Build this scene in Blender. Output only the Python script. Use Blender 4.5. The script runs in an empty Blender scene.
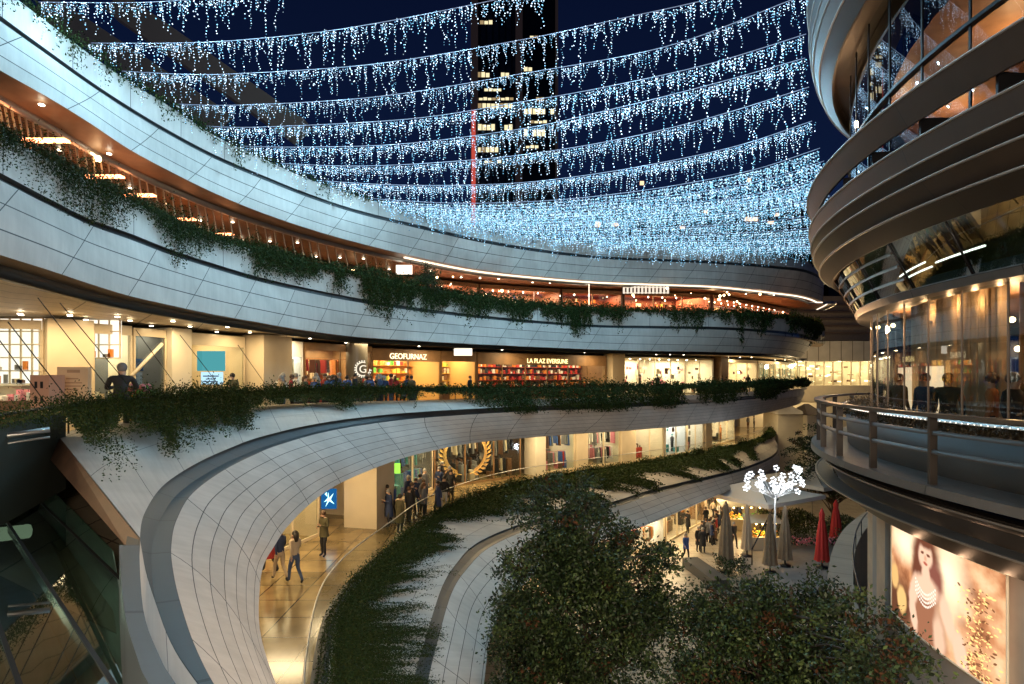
import bpy, bmesh, math, random
import numpy as np
from mathutils import Vector, Matrix, noise
random.seed(7); rng = np.random.default_rng(7)
SC = bpy.context.scene; COL = SC.collection
HC, HY, F, CX = 1.7, 376.0, 600.0, 512.0      # eye height above the second gallery floor, horizon row, focal length in pixels

# ------------------------------------------------------------------ helpers
def P(px, py, z):
    d = (HC - z) * F / (py - HY)
    return Vector(((px - CX) * d / F, d, z))
def PD(px, py, d):
    return Vector(((px - CX) * d / F, d, HC + (HY - py) * d / F))
def zat(py, d): return HC + (HY - py) * d / F
def tag(o, label=None, cat=None, group=None, kind=None):
    if label: o['label'] = label
    if cat: o['category'] = cat
    if group: o['group'] = group
    if kind: o['kind'] = kind
    return o
def empty(name, loc=(0, 0, 0), rz=0.0, label=None, cat=None, group=None):
    o = bpy.data.objects.new(name, None); COL.objects.link(o)
    o.empty_display_size = 0.2
    o.location = loc; o.rotation_euler = (0, 0, rz)
    return tag(o, label, cat, group)
def link(name, me, parent=None, mats=None):
    o = bpy.data.objects.new(name, me); COL.objects.link(o)
    if mats is not None:
        for m in (mats if isinstance(mats, (list, tuple)) else [mats]):
            me.materials.append(m)
    if parent: o.parent = parent
    return o
class MB:
    """collects faces for one mesh"""
    def __init__(s): s.v = []; s.f = []; s.uv = []; s.m = []; s.sm = []; s.hasuv = False; s.marks = []; s.depth = 0
    def mark(s):
        s.marks.append((len(s.v), len(s.f)))
    def face(s, pts, uv=None, mi=0, smooth=False):
        b = len(s.v); s.v += [tuple(p) for p in pts]; s.f.append(tuple(range(b, b + len(pts))))
        if uv: s.hasuv = True
        s.uv.append(uv if uv else [(0, 0)] * len(pts)); s.m.append(mi); s.sm.append(smooth)
    def raw(s, vs, fs, mi=0, smooth=False):
        b = len(s.v); s.v += [tuple(p) for p in vs]
        for f in fs:
            s.f.append(tuple(b + i for i in f)); s.uv.append([(0, 0)] * len(f)); s.m.append(mi); s.sm.append(smooth)
    def box(s, x0, x1, y0, y1, z0, z1, mi=0, rz=0.0, o=None):
        vs = [Vector((x, y, z)) for z in (z0, z1) for (x, y) in ((x0, y0), (x1, y0), (x1, y1), (x0, y1))]
        if rz: vs = [Matrix.Rotation(rz, 3, 'Z') @ v for v in vs]
        if o is not None: vs = [v + Vector(o) for v in vs]
        s.raw(vs, [(3, 2, 1, 0), (4, 5, 6, 7), (0, 1, 5, 4), (1, 2, 6, 5), (2, 3, 7, 6), (3, 0, 4, 7)], mi)
    def grid(s, rows, us=None, vs=None, mi=0, smooth=True, closed=False, flip=False):
        """rows: list of equal-length point lists"""
        b = len(s.v); n = len(rows[0]); 
        for r in rows: s.v += [tuple(p) for p in r]
        if us is not None: s.hasuv = True
        for j in range(len(rows) - 1):
            for i in range(n if closed else n - 1):
                k = (i + 1) % n
                q = (b + j * n + i, b + j * n + k, b + (j + 1) * n + k, b + (j + 1) * n + i)
                if flip: q = q[::-1]
                s.f.append(q); s.m.append(mi); s.sm.append(smooth)
                if us is not None:
                    a = [(us[i], vs[j]), (us[i + 1], vs[j]), (us[i + 1], vs[j + 1]), (us[i], vs[j + 1])]
                    s.uv.append(a[::-1] if flip else a)
                else: s.uv.append([(0, 0)] * 4)
    def tube(s, pts, r, n=6, mi=0, caps=True, r1=None):
        pts = [Vector(p) for p in pts]; rows = []
        for i, p in enumerate(pts):
            t = (pts[min(i + 1, len(pts) - 1)] - pts[max(i - 1, 0)])
            if t.length < 1e-9: t = Vector((0, 0, 1))
            t.normalize()
            a = Vector((0, 0, 1)) if abs(t.z) < 0.9 else Vector((1, 0, 0))
            u = t.cross(a).normalized(); w = t.cross(u)
            rr = r if not isinstance(r, (list, tuple)) else r[i]
            if r1 is not None: rr = r + (r1 - r) * i / max(1, len(pts) - 1)
            rows.append([p + (u * math.cos(2 * math.pi * k / n) + w * math.sin(2 * math.pi * k / n)) * rr for k in range(n)])
        b = len(s.v)
        s.grid(rows, mi=mi, closed=True)
        if caps:
            s.f.append(tuple(b + k for k in range(n))[::-1]); s.uv.append([(0, 0)] * n); s.m.append(mi); s.sm.append(False)
            e = b + (len(rows) - 1) * n
            s.f.append(tuple(e + k for k in range(n))); s.uv.append([(0, 0)] * n); s.m.append(mi); s.sm.append(False)
    def ball(s, c, r, mi=0, nu=8, nv=6, sq=(1, 1, 1)):
        c = Vector(c); rows = []
        for j in range(nv + 1):
            th = math.pi * j / nv
            rows.append([c + Vector((r * sq[0] * math.sin(th) * math.cos(2 * math.pi * i / nu), r * sq[1] * math.sin(th) * math.sin(2 * math.pi * i / nu), -r * sq[2] * math.cos(th))) for i in range(nu)])
        s.grid(rows, mi=mi, closed=True)
    def lathe(s, prof, c=(0, 0, 0), n=24, a0=0.0, a1=None, mi=0, closedprof=False, smooth=True, uvr=None):
        full = a1 is None; a1 = 2 * math.pi if full else a1
        k = n if full else n + 1
        pr = list(prof) + ([prof[0]] if closedprof else [])
        A = [a0 + (a1 - a0) * i / n for i in range(k)]
        rows = [[(c[0] + r * math.cos(a), c[1] + r * math.sin(a), c[2] + z) for a in A] for (r, z) in pr]
        if uvr:
            us = [uvr * a for a in A] + ([uvr * a1] if full else []); vs = [0]
            for q in range(1, len(pr)): vs.append(vs[-1] + math.hypot(pr[q][0] - pr[q - 1][0], pr[q][1] - pr[q - 1][1]))
            s.grid(rows, us=us, vs=vs, mi=mi, closed=full, smooth=smooth)
        else: s.grid(rows, mi=mi, closed=full, smooth=smooth)
        if not full and closedprof:
            for q, fl in ((0, 1), (k - 1, 0)):
                pts = [rows[j][q] for j in range(len(prof))]
                s.face(pts if fl else pts[::-1], mi=mi)
    def build(s, name, mats, parent=None):
        me = bpy.data.meshes.new(name); me.from_pydata(s.v, [], s.f)
        me.polygons.foreach_set('material_index', s.m)
        me.polygons.foreach_set('use_smooth', s.sm)
        if s.hasuv:
            uv = me.uv_layers.new(name='UVMap'); flat = [c for f in s.uv for p in f for c in p]
            uv.data.foreach_set('uv', flat)
        me.update()
        return link(name, me, parent, mats)
def _wrap(fn):
    def g(s, *a, **k):
        if s.depth == 0: s.mark()
        s.depth += 1
        r = fn(s, *a, **k); s.depth -= 1
        return r
    return g
for _n in ('box', 'tube', 'ball', 'lathe', 'raw'): setattr(MB, _n, _wrap(getattr(MB, _n)))
def build_each(mb, name, mats, parent=None, fn=None, most=100):
    """one object for every primitive collected in mb"""
    if len(mb.marks) > most: print('too many', name, len(mb.marks))
    ends = mb.marks[1:] + [(len(mb.v), len(mb.f))]; out = []
    for (v0, f0), (v1, f1) in zip(mb.marks, ends):
        if f1 == f0: continue
        q = MB(); q.v = mb.v[v0:v1]; q.f = [tuple(i - v0 for i in f) for f in mb.f[f0:f1]]; q.uv = mb.uv[f0:f1]; q.m = mb.m[f0:f1]; q.sm = mb.sm[f0:f1]; q.hasuv = mb.hasuv
        o = q.build(name, mats, parent)
        if fn: fn(o)
        out.append(o)
    return out
def text(name, body, size, m, parent, loc, maxw=None, extrude=.012):
    cu = bpy.data.curves.new(name, 'FONT'); cu.body = body; cu.align_x = 'CENTER'; cu.extrude = extrude; cu.size = size
    t = bpy.data.objects.new(name, cu); COL.objects.link(t)
    dg = bpy.context.evaluated_depsgraph_get(); dg.update()
    if maxw and t.dimensions.x > maxw: cu.size *= maxw / t.dimensions.x; dg.update()
    me = bpy.data.meshes.new_from_object(t.evaluated_get(dg)); bpy.data.objects.remove(t); me.materials.clear()
    o = link(name, me, parent, m); o.location = loc; o.rotation_euler = (math.pi / 2, 0, 0); return o
def copy_tree(o, parent=None):
    c = o.copy(); COL.objects.link(c)
    if parent: c.parent = parent
    for ch in list(o.children): copy_tree(ch, c)
    return c

def leaf_mesh(name, cen, dirs, size, width=0.45, mats=None, parent=None, mi=None):
    """many small leaf faces. cen (n,3), dirs (n,3) along-leaf direction, size (n,)"""
    n = len(cen); d = dirs / (np.linalg.norm(dirs, axis=1, keepdims=True) + 1e-9)
    r = rng.normal(size=(n, 3)); w = np.cross(d, r); w /= (np.linalg.norm(w, axis=1, keepdims=True) + 1e-9)
    s = size[:, None]
    V = np.empty((n, 4, 3))
    V[:, 0] = cen; V[:, 1] = cen + d * s * 0.5 + w * s * width * 0.5
    V[:, 2] = cen + d * s; V[:, 3] = cen + d * s * 0.5 - w * s * width * 0.5
    me = bpy.data.meshes.new(name)
    me.vertices.add(4 * n); me.vertices.foreach_set('co', V.reshape(-1))
    me.loops.add(4 * n); me.loops.foreach_set('vertex_index', np.arange(4 * n, dtype=np.int32))
    me.polygons.add(n); me.polygons.foreach_set('loop_start', np.arange(0, 4 * n, 4, dtype=np.int32))
    if mi is not None: me.polygons.foreach_set('material_index', mi.astype(np.int32))
    me.update(calc_edges=True)
    return link(name, me, parent, mats)

# ------------------------------------------------------------------ materials
MATS = {}
def mat(name, col=(.5, .5, .5), rough=.6, metal=0.0, spec=.5, emit=None, es=1.0, var=0.0, vscale=3.0, bump=0.0, bscale=20.0, island=0.0, coat=0.0, trans=0.0):
    if name in MATS: return MATS[name]
    m = bpy.data.materials.new(name); m.use_nodes = True; nt = m.node_tree; N = nt.nodes; L = nt.links
    b = N['Principled BSDF']
    b.inputs['Base Color'].default_value = (*col, 1); b.inputs['Roughness'].default_value = rough
    b.inputs['Metallic'].default_value = metal; b.inputs['Specular IOR Level'].default_value = spec
    b.inputs['Coat Weight'].default_value = coat
    if emit:
        b.inputs['Emission Color'].default_value = (*emit, 1); b.inputs['Emission Strength'].default_value = es
    src = None
    if var or island:
        mixn = N.new('ShaderNodeMix'); mixn.data_type = 'RGBA'; mixn.blend_type = 'MULTIPLY'; mixn.inputs[0].default_value = 1
        mixn.inputs[6].default_value = (*col, 1)
        cr = N.new('ShaderNodeMapRange')
        if island:
            g = N.new('ShaderNodeNewGeometry'); L.new(g.outputs['Random Per Island'], cr.inputs[0]); amt = island
        else:
            tc = N.new('ShaderNodeNewGeometry'); nz = N.new('ShaderNodeTexNoise'); nz.inputs['Scale'].default_value = vscale; nz.inputs['Detail'].default_value = 5
            L.new(tc.outputs['Position'], nz.inputs['Vector']); L.new(nz.outputs[0], cr.inputs[0]); cr.inputs[1].default_value = .3; cr.inputs[2].default_value = .7; amt = var
        cr.inputs[3].default_value = 1 - amt; cr.inputs[4].default_value = 1 + amt * .6
        L.new(cr.outputs[0], mixn.inputs[7]); L.new(mixn.outputs[2], b.inputs['Base Color'])
    if bump:
        tc = N.new('ShaderNodeNewGeometry'); nz = N.new('ShaderNodeTexNoise'); nz.inputs['Scale'].default_value = bscale; nz.inputs['Detail'].default_value = 4
        bp = N.new('ShaderNodeBump'); bp.inputs['Strength'].default_value = bump; bp.inputs['Distance'].default_value = .02
        L.new(tc.outputs['Position'], nz.inputs['Vector']); L.new(nz.outputs[0], bp.inputs['Height']); L.new(bp.outputs[0], b.inputs['Normal'])
    MATS[name] = m
    return m
def panel_mat(name, col, mortar, w, h, ms=.012, rough=.5, off=0.0, coord='UV', var=.12, spec=.4, bumpj=.4, skew=0.0):
    if name in MATS: return MATS[name]
    m = bpy.data.materials.new(name); m.use_nodes = True; nt = m.node_tree; N = nt.nodes; L = nt.links
    b = N['Principled BSDF']; b.inputs['Roughness'].default_value = rough; b.inputs['Specular IOR Level'].default_value = spec
    br = N.new('ShaderNodeTexBrick'); br.offset = off; br.inputs['Scale'].default_value = 1
    br.inputs['Brick Width'].default_value = w; br.inputs['Row Height'].default_value = h; br.inputs['Mortar Size'].default_value = ms
    br.inputs['Color1'].default_value = (*col, 1); br.inputs['Color2'].default_value = (*[c * (1 - var) for c in col], 1)
    br.inputs['Mortar'].default_value = (*mortar, 1); br.inputs['Mortar Smooth'].default_value = .1
    if coord == 'UV':
        tc = N.new('ShaderNodeTexCoord'); v = tc.outputs['UV']
        if skew:
            sx = N.new('ShaderNodeSeparateXYZ'); L.new(v, sx.inputs[0]); mm = N.new('ShaderNodeMath'); mm.operation = 'MULTIPLY_ADD'; mm.inputs[1].default_value = skew
            L.new(sx.outputs[1], mm.inputs[0]); L.new(sx.outputs[0], mm.inputs[2]); cx = N.new('ShaderNodeCombineXYZ'); L.new(mm.outputs[0], cx.inputs[0]); L.new(sx.outputs[1], cx.inputs[1]); v = cx.outputs[0]
        L.new(v, br.inputs['Vector'])
    else:
        tc = N.new('ShaderNodeNewGeometry'); v = tc.outputs['Position']; L.new(v, br.inputs['Vector'])
    g = N.new('ShaderNodeNewGeometry'); nz = N.new('ShaderNodeTexNoise'); nz.inputs['Scale'].default_value = .9; nz.inputs['Detail'].default_value = 6
    L.new(g.outputs['Position'], nz.inputs['Vector'])
    cr = N.new('ShaderNodeMapRange'); cr.inputs[1].default_value = .3; cr.inputs[2].default_value = .7; cr.inputs[3].default_value = 1 - var * 1.2; cr.inputs[4].default_value = 1.05
    L.new(nz.outputs[0], cr.inputs[0])
    if coord == 'UV':
        mp = N.new('ShaderNodeMapping'); mp.inputs['Scale'].default_value = (3.0, .35, 1); L.new(tc.outputs['UV'], mp.inputs[0]); n2 = N.new('ShaderNodeTexNoise'); n2.inputs['Scale'].default_value = 1.6; n2.inputs['Detail'].default_value = 7; n2.inputs['Roughness'].default_value = .7
        L.new(mp.outputs[0], n2.inputs['Vector']); m2 = N.new('ShaderNodeMapRange'); m2.inputs[1].default_value = .35; m2.inputs[2].default_value = .6; m2.inputs[3].default_value = .88; m2.inputs[4].default_value = 1.0; L.new(n2.outputs[0], m2.inputs[0])
        mu = N.new('ShaderNodeMath'); mu.operation = 'MULTIPLY'; L.new(cr.outputs[0], mu.inputs[0]); L.new(m2.outputs[0], mu.inputs[1]); cr = mu
    mx = N.new('ShaderNodeMix'); mx.data_type = 'RGBA'; mx.blend_type = 'MULTIPLY'; mx.inputs[0].default_value = 1
    L.new(br.outputs['Color'], mx.inputs[6]); L.new(cr.outputs[0], mx.inputs[7]); L.new(mx.outputs[2], b.inputs['Base Color'])
    bp = N.new('ShaderNodeBump'); bp.inputs['Strength'].default_value = bumpj; bp.inputs['Distance'].default_value = .01; bp.invert = True
    L.new(br.outputs['Fac'], bp.inputs['Height']); L.new(bp.outputs[0], b.inputs['Normal'])
    MATS[name] = m
    return m
def glass_mat(name, tint=(.9, .95, .95), refl=1.0, rough=.02, ior=1.5, base=.0):
    if name in MATS: return MATS[name]
    m = bpy.data.materials.new(name); m.use_nodes = True; nt = m.node_tree; N = nt.nodes; L = nt.links
    N.remove(N['Principled BSDF']); out = N['Material Output']
    t = N.new('ShaderNodeBsdfTransparent'); t.inputs[0].default_value = (*tint, 1)
    g = N.new('ShaderNodeBsdfGlossy'); g.inputs['Roughness'].default_value = rough; g.inputs[0].default_value = (.95, .98, 1, 1)
    lw = N.new('ShaderNodeLayerWeight'); lw.inputs[0].default_value = .5; fr = N.new('ShaderNodeMath'); fr.operation = 'POWER'; fr.inputs[1].default_value = 3.2; L.new(lw.outputs['Facing'], fr.inputs[0])
    ma = N.new('ShaderNodeMath'); ma.operation = 'MULTIPLY_ADD'; ma.inputs[1].default_value = refl * .55; ma.inputs[2].default_value = base + .03; ma.use_clamp = True
    L.new(fr.outputs[0], ma.inputs[0])
    mx = N.new('ShaderNodeMixShader'); L.new(ma.outputs[0], mx.inputs[0]); L.new(t.outputs[0], mx.inputs[1]); L.new(g.outputs[0], mx.inputs[2])
    L.new(mx.outputs[0], out.inputs[0])
    MATS[name] = m
    return m
def emis(name, col, s, sample=True):
    if name in MATS: return MATS[name]
    m = bpy.data.materials.new(name); m.use_nodes = True; nt = m.node_tree; N = nt.nodes
    N.remove(N['Principled BSDF']); e = N.new('ShaderNodeEmission'); e.inputs[0].default_value = (*col, 1); e.inputs[1].default_value = s
    nt.links.new(e.outputs[0], N['Material Output'].inputs[0])
    if not sample: m.cycles.emission_sampling = 'NONE'
    MATS[name] = m
    return m

CLAD = panel_mat('white_cladding', (.60, .56, .515), (.05, .05, .05), 2.8, .62, .016, .6, off=0.0, spec=.25, skew=.75)
CLAD2 = panel_mat('white_cladding_plain', (.60, .56, .515), (.08, .08, .08), 2.4, 3.0, .014, .6, spec=.25)
COPE = panel_mat('grey_metal_coping', (.05, .058, .066), (.01, .01, .01), 1.5, 4.0, .02, .4, var=.2)
SOFF = mat('brown_soffit', (.15, .105, .07), .45, var=.15)
SLAT = panel_mat('slatted_wood_ceiling', (.22, .12, .06), (.01, .008, .006), .22, 30.0, .03, .5, var=.25)
CEIL = panel_mat('cream_ceiling', (.62, .52, .38), (.15, .12, .08), 3.0, 1.4, .03, .5, var=.05)
DARKM = mat('dark_metal', (.03, .03, .032), .4, metal=.6)
STEEL = mat('brushed_steel', (.45, .45, .44), .3, metal=.9)
CREAM = mat('cream_plaster', (.62, .52, .36), .6, var=.06, vscale=1.5)
CREAML = mat('pale_plaster', (.72, .66, .52), .6, var=.05, vscale=1.5)
BROWNW = mat('brown_panel', (.23, .13, .06), .5, var=.2, vscale=2)
TILE = panel_mat('amber_floor_tile', (.37, .26, .12), (.07, .05, .03), 1.3, 1.3, .022, .16, off=.0, coord='P', var=.42, spec=.6, bumpj=.1)
PLAZA = panel_mat('plaza_paving', (.40, .34, .25), (.14, .11, .08), 1.2, .6, .02, .35, off=.5, coord='P', var=.2)
GLASS = glass_mat('clear_glass', (.93, .96, .95))
GLASSG = glass_mat('green_tinted_glass', (.30, .40, .36), refl=1.2, base=.22)
GLASSD = glass_mat('smoked_glass', (.55, .60, .62), refl=1.6, base=.05)
BRONZE = mat('bronze_fin', (.15, .105, .07), .42, metal=.25, var=.18, vscale=1.2)
BRONZED = mat('dark_bronze_fin', (.05, .042, .036), .42, metal=.3, var=.2, vscale=1.2)
PALEMET = mat('pale_edge_metal', (.32, .30, .28), .35, metal=.6)
LEAFM = mat('trailing_leaves', (.022, .045, .012), .7, spec=.12, island=.65)
LEAFM2 = mat('trailing_leaves_olive', (.05, .062, .016), .7, spec=.12, island=.5)
WARM = (1.0, .74, .40); WARM2 = (1.0, .82, .55); COOL = (.62, .80, 1.0)

def led_mat(name, col, s, amt):
    m = emis(name, col, s, False); nt = m.node_tree; N = nt.nodes
    e = [n for n in N if n.type == 'EMISSION'][0]; g = N.new('ShaderNodeNewGeometry'); mr = N.new('ShaderNodeMapRange')
    mr.inputs[3].default_value = s * (1 - amt); mr.inputs[4].default_value = s * (1 + amt)
    nt.links.new(g.outputs['Random Per Island'], mr.inputs[0]); nt.links.new(mr.outputs[0], e.inputs[1]); return m
def lamp(name, loc, e, col=WARM, r=.12, parent=None):
    l = bpy.data.lights.new(name, 'POINT'); l.energy = e; l.color = col; l.shadow_soft_size = r
    o = bpy.data.objects.new(name, l); COL.objects.link(o); o.location = loc
    if parent: o.parent = parent
    return o
def area(name, loc, e, sx, sy, col=WARM, rot=(0, 0, 0), parent=None):
    l = bpy.data.lights.new(name, 'AREA'); l.energy = e; l.color = col; l.shape = 'RECTANGLE'; l.size = sx; l.size_y = sy
    o = bpy.data.objects.new(name, l); COL.objects.link(o); o.location = loc; o.rotation_euler = rot
    if parent: o.parent = parent
    return o

# ------------------------------------------------------------------ curves
def crom(pts, sub):
    out = []
    n = len(pts)
    for i in range(n - 1):
        p0 = pts[max(i - 1, 0)]; p1 = pts[i]; p2 = pts[i + 1]; p3 = pts[min(i + 2, n - 1)]
        for k in range(sub):
            t = k / sub
            out.append(0.5 * ((2 * p1) + (p2 - p0) * t + (2 * p0 - 5 * p1 + 4 * p2 - p3) * t * t + (3 * p1 - p0 - 3 * p2 + p3) * t ** 3))
    out.append(pts[-1].copy()); return out
def ylerp(tab, x):
    if x <= tab[0][0]:
        (a, b), (c, d) = tab[0], tab[1]
    elif x >= tab[-1][0]:
        (a, b), (c, d) = tab[-2], tab[-1]
    else:
        for i in range(len(tab) - 1):
            if tab[i][0] <= x <= tab[i + 1][0]:
                (a, b), (c, d) = tab[i], tab[i + 1]; break
    return b + (d - b) * (x - a) / (c - a)
def arclen(c):
    u = [0.0]
    for i in range(1, len(c)): u.append(u[-1] + (c[i] - c[i - 1]).length)
    return u
def isect(curve, px):
    """where a plan curve crosses the sight azimuth of a picture column: point, tangent"""
    k = (px - CX) / F; best = None
    for i in range(len(curve) - 1):
        a = curve[i].x - k * curve[i].y; b = curve[i + 1].x - k * curve[i + 1].y
        if a == 0 or a * b < 0:
            t = a / (a - b) if a != b else 0
            p = curve[i].lerp(curve[i + 1], t)
            if p.y > 0 and (best is None or p.y < best[0].y):
                best = (p, (curve[i + 1] - curve[i]).normalized())
    return best
class Band: pass
def band(stations, zt, zg, zb, sub=6, ext=True):
    b = Band()
    def lay(idx, z): 
        pts = [P(s[idx][0], s[idx][1], z) for s in stations]
        return pts
    T, G, B = lay(0, zt), lay(1, zg), lay(2, zb)
    if ext:
        for q in (T, G, B):
            q.insert(0, q[0] * 2 - q[1]); q.insert(0, q[0] * 2 - q[1])
    b.T, b.G, b.B = crom(T, sub), crom(G, sub), crom(B, sub)
    return b
def xs_band(xs, tt, tg, tb, zt, zg, zb, tail):
    st = [((x, ylerp(tt, x)), (x, ylerp(tg, x)), (x, ylerp(tb, x))) for x in xs] + tail
    return band(st, zt, zg, zb)
LEDP, SKYS, EXPO, SHOPK = 78, 0.9, 0.4, 1.45
# ------------------------------------------------------------------ left building: bands
A_t = [(12, -5), (67, 37), (111, 70), (168, 105), (219, 138), (300, 176), (358, 196), (442, 221), (511, 235), (600, 243), (711, 249), (767, 253), (805, 260)]
A_g = [(10, 23), (84, 77), (151, 121), (219, 157), (300, 191), (370, 214), (450, 232), (511, 246), (600, 256), (711, 261), (772, 265), (812, 271)]
A_b = [(10, 76), (67, 108), (135, 153), (202, 188), (260, 212), (330, 236), (400, 253), (455, 266), (511, 274), (600, 281), (711, 285), (767, 290), (805, 296)]
XS = [10, 50, 90, 130, 170, 215, 260, 310, 360, 420, 480, 540, 600, 660, 711, 750, 780]
bA = xs_band(XS, A_t, A_g, A_b, 11.2, 10.4, 8.7, [((803, 260), (803, 269), (802, 295)), ((818, 266), (818, 275), (817, 299)), ((824, 272), (824, 281), (822, 303)), ((818, 280), (818, 288), (812, 309))])
B_t = [(10, 138), (67, 168), (135, 202), (188, 230), (245, 247), (301, 263), (357, 274), (420, 289), (483, 299), (540, 306), (611, 310.3), (711, 312.5), (767, 315.4), (795, 319)]
B_g = [(10, 178), (84, 217), (124, 231), (161, 246), (198, 259), (259, 277), (301, 287), (357, 298), (420, 308), (511, 319), (600, 325), (711, 326.7), (770, 329.6), (785, 331.4)]
B_b = [(10, 258), (58, 273), (117, 293), (200, 312), (245, 320), (301, 330), (357, 337), (420, 341), (511, 346), (620, 350.4), (711, 351.9), (770, 353.4)]
bB = xs_band(XS[:-1], B_t, B_g, B_b, 6.6, 5.5, 3.6, [((790, 318.6), (788, 331.8), (780, 354.6)), ((812, 323.5), (808, 335.6), (794, 356.6)), ((821, 328.5), (816, 340), (800, 358.4)), ((817, 334), (812, 345), (797, 360))])
Cst = [(None, (290, 800), (420, 900)), (None, (199, 684), (310, 760)), (None, (170, 640), (276, 684)), (None, (155, 600), (261, 636)), (None, (145, 565), (259, 602)),
       ((60, 438), (140, 538), (263, 567)), ((90, 430), (146, 510), (275, 545)), ((130, 423), (166, 483), (288, 526)), ((175, 416), (199, 462), (310, 504)), ((215, 410), (230, 448), (335, 486)),
       ((246, 407), (260, 437), (363, 473)), ((300, 404), (310, 425), (400, 459)), ((350, 402), (360, 417.5), (440, 449)), ((410, 400.8), (418, 412), (477, 442.5)), ((500, 399.6), (506, 407), (535, 437)),
       ((555, 399), (560, 405), (580, 433.5)), ((615, 397.5), (620, 403), (643, 429.3)), ((708, 394.5), (711, 398.6), (722, 421.6)), ((768, 391), (768, 394.4), (765, 413)), ((799, 389), (797, 391), (793, 406)), ((808, 387.6), (806, 389.7), (800, 403.6))]
def layer(sts, idx, z, sub=6): return crom([P(s[idx][0], s[idx][1], z) for s in sts], sub)
bC = Band(); bC.G = layer(Cst, 1, .2); bC.B = layer(Cst, 2, -1.4); bC.T = layer(Cst[5:], 0, .5)
bC.off = 5 * 6      # T starts at this index of G
Dst = [((330, 800), (420, 800), (470, 800)), ((326, 720), (412, 720), (478, 725)), ((327, 684), (413, 684), (484, 684)), ((332, 636), (425, 640), (488, 650)), ((342, 605), (442, 587), (495, 622)),
       ((365, 575), (456, 564), (515, 593)), ((400, 544), (477, 543), (545, 568)), ((433, 517), (515, 526), (575, 552)), ((477, 497), (560, 513), (615, 536)), ((518, 485), (615, 501), (652, 523)),
       ((579, 474), (650, 490), (690, 507)), ((650, 463), (700, 478), (725, 492)), ((713, 452), (738, 469), (750, 481)), ((758, 441), (766, 459), (770, 470)), ((771, 431), (776, 452), (778, 464)), ((768, 424), (778, 446), (780, 459))]
bD = Band(); bD.T = layer(Dst, 0, -4.9); bD.G = layer(Dst, 1, -5.7); bD.B = layer(Dst, 2, -6.7)

MALL = empty('shopping_centre', (0, 20, -10.2), 0, 'curved white clad shopping centre with four stacked planted galleries on the left and back', 'shopping centre')
def stag(o): 
    o.matrix_parent_inverse = MALL.matrix_world.inverted() if False else Matrix.Translation((0, -20, 10.2)); return o
def mall(o): o.parent = MALL; o.matrix_parent_inverse = Matrix.Translation((0, -20, 10.2)); return o
def strip(name, rows, m, parentfn=mall, bulge=None, sharp=False):
    us = arclen(rows[len(rows) // 2]); vs = [0]
    for j in range(1, len(rows)):
        k = len(rows[0]) // 2
        vs.append(vs[-1] + (rows[j][k] - rows[j - 1][k]).length)
    mb = MB()
    if sharp:
        for j in range(len(rows) - 1): mb.grid(rows[j:j + 2], us=us, vs=vs[j:j + 2])
    else: mb.grid(rows, us=us, vs=vs)
    return parentfn(mb.build(name, m))
def lrow(a, b, t, bul=0.0):
    out = []
    for i in range(len(a)):
        p = a[i].lerp(b[i], t)
        if bul:
            n = outn(a, i); p = p + n * bul
        out.append(p)
    return out
def outn(c, i):
    t = c[min(i + 1, len(c) - 1)] - c[max(i - 1, 0)]; n = Vector((-t.y, t.x, 0))
    if n.length < 1e-6: return Vector((0, -1, 0))
    n.normalize()
    if n.dot(Vector((-c[i].x + 1.5, -c[i].y + 4, 0))) < 0: n = -n
    return n
def parapet(b, wg=.10, bul=.05, label=None):
    G, B = b.G, b.B
    rows = [lrow(G, B, wg + (1 - wg) * k / 8, bul * math.sin(math.pi * k / 8)) for k in range(9)]
    o = strip('parapet', rows, CLAD)
    if label: o['label'] = label
    r2 = [lrow(G, B, 0), lrow(G, B, wg * .12, -.14), lrow(G, B, wg * .9, -.14), lrow(G, B, wg)]
    g = strip('groove', r2, COPE, lambda q: q, sharp=True); g.parent = o
    T = b.T; off = getattr(b, 'off', 0); GG = G[off:off + len(T)]
    r3 = [lrow(T, GG, k / 4) for k in range(5)]
    u = strip('coping', r3, CLAD2, lambda q: q); u.parent = o
    # top thickness running back
    r4 = [T, [p - outn(T, i) * .35 for i, p in enumerate(T)], [p - outn(T, i) * .35 - Vector((0, 0, .7)) for i, p in enumerate(T)]]
    c = strip('planter_edge', r4, COPE if b is bD else CLAD2, lambda q: q, sharp=True); c.parent = o
    return o
parapet(bA, label='topmost white parapet band, lit blue by the hanging lights')
parapet(bB, label='white parapet band below the restaurant gallery')
parapet(bC, wg=.16, bul=.04, label='wide white parapet band curling round towards the viewer')
parapet(bD, wg=.18, bul=.04, label='lowest white parapet band behind the trees')
# near copings beside the glass roof
K1 = crom([P(x, y, .45) for x, y in ((119, 545), (124, 608), (137, 657), (149, 684), (200, 760), (330, 900))], 5)
K2 = crom([P(x, y, .45) for x, y in ((139, 545), (143, 608), (160, 657), (176, 684), (225, 760), (350, 900))], 5)
K3 = crom([P(x, y, .2) for x, y in ((140, 540), (146, 572), (156, 604), (171, 643), (199, 686), (290, 800))], 5)
o = strip('coping', [[p - Vector((0, 0, .5)) for p in K1], K1, K2, [p - Vector((0, 0, .16)) for p in K2]], COPE, sharp=True)
strip('coping_gap', [[p - Vector((0, 0, .16)) for p in K2], K3], CLAD2)
# end wall of the sloping ledge, brown reveal
mb = MB()
e0, e1 = P(60, 438, .5), P(140, 540, .2); 
f0 = PD(47, 456, e0.y); f1 = PD(128, 549, e1.y)
f0b = PD(42, 444, e0.y - .1)
mb.face([e0, e1, f1, f0]); mb.face([e0, f0, f0b]); 
mall(mb.build('end_wall', mat('rust_brown_panel', (.12, .062, .035), .5, var=.3)))

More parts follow.
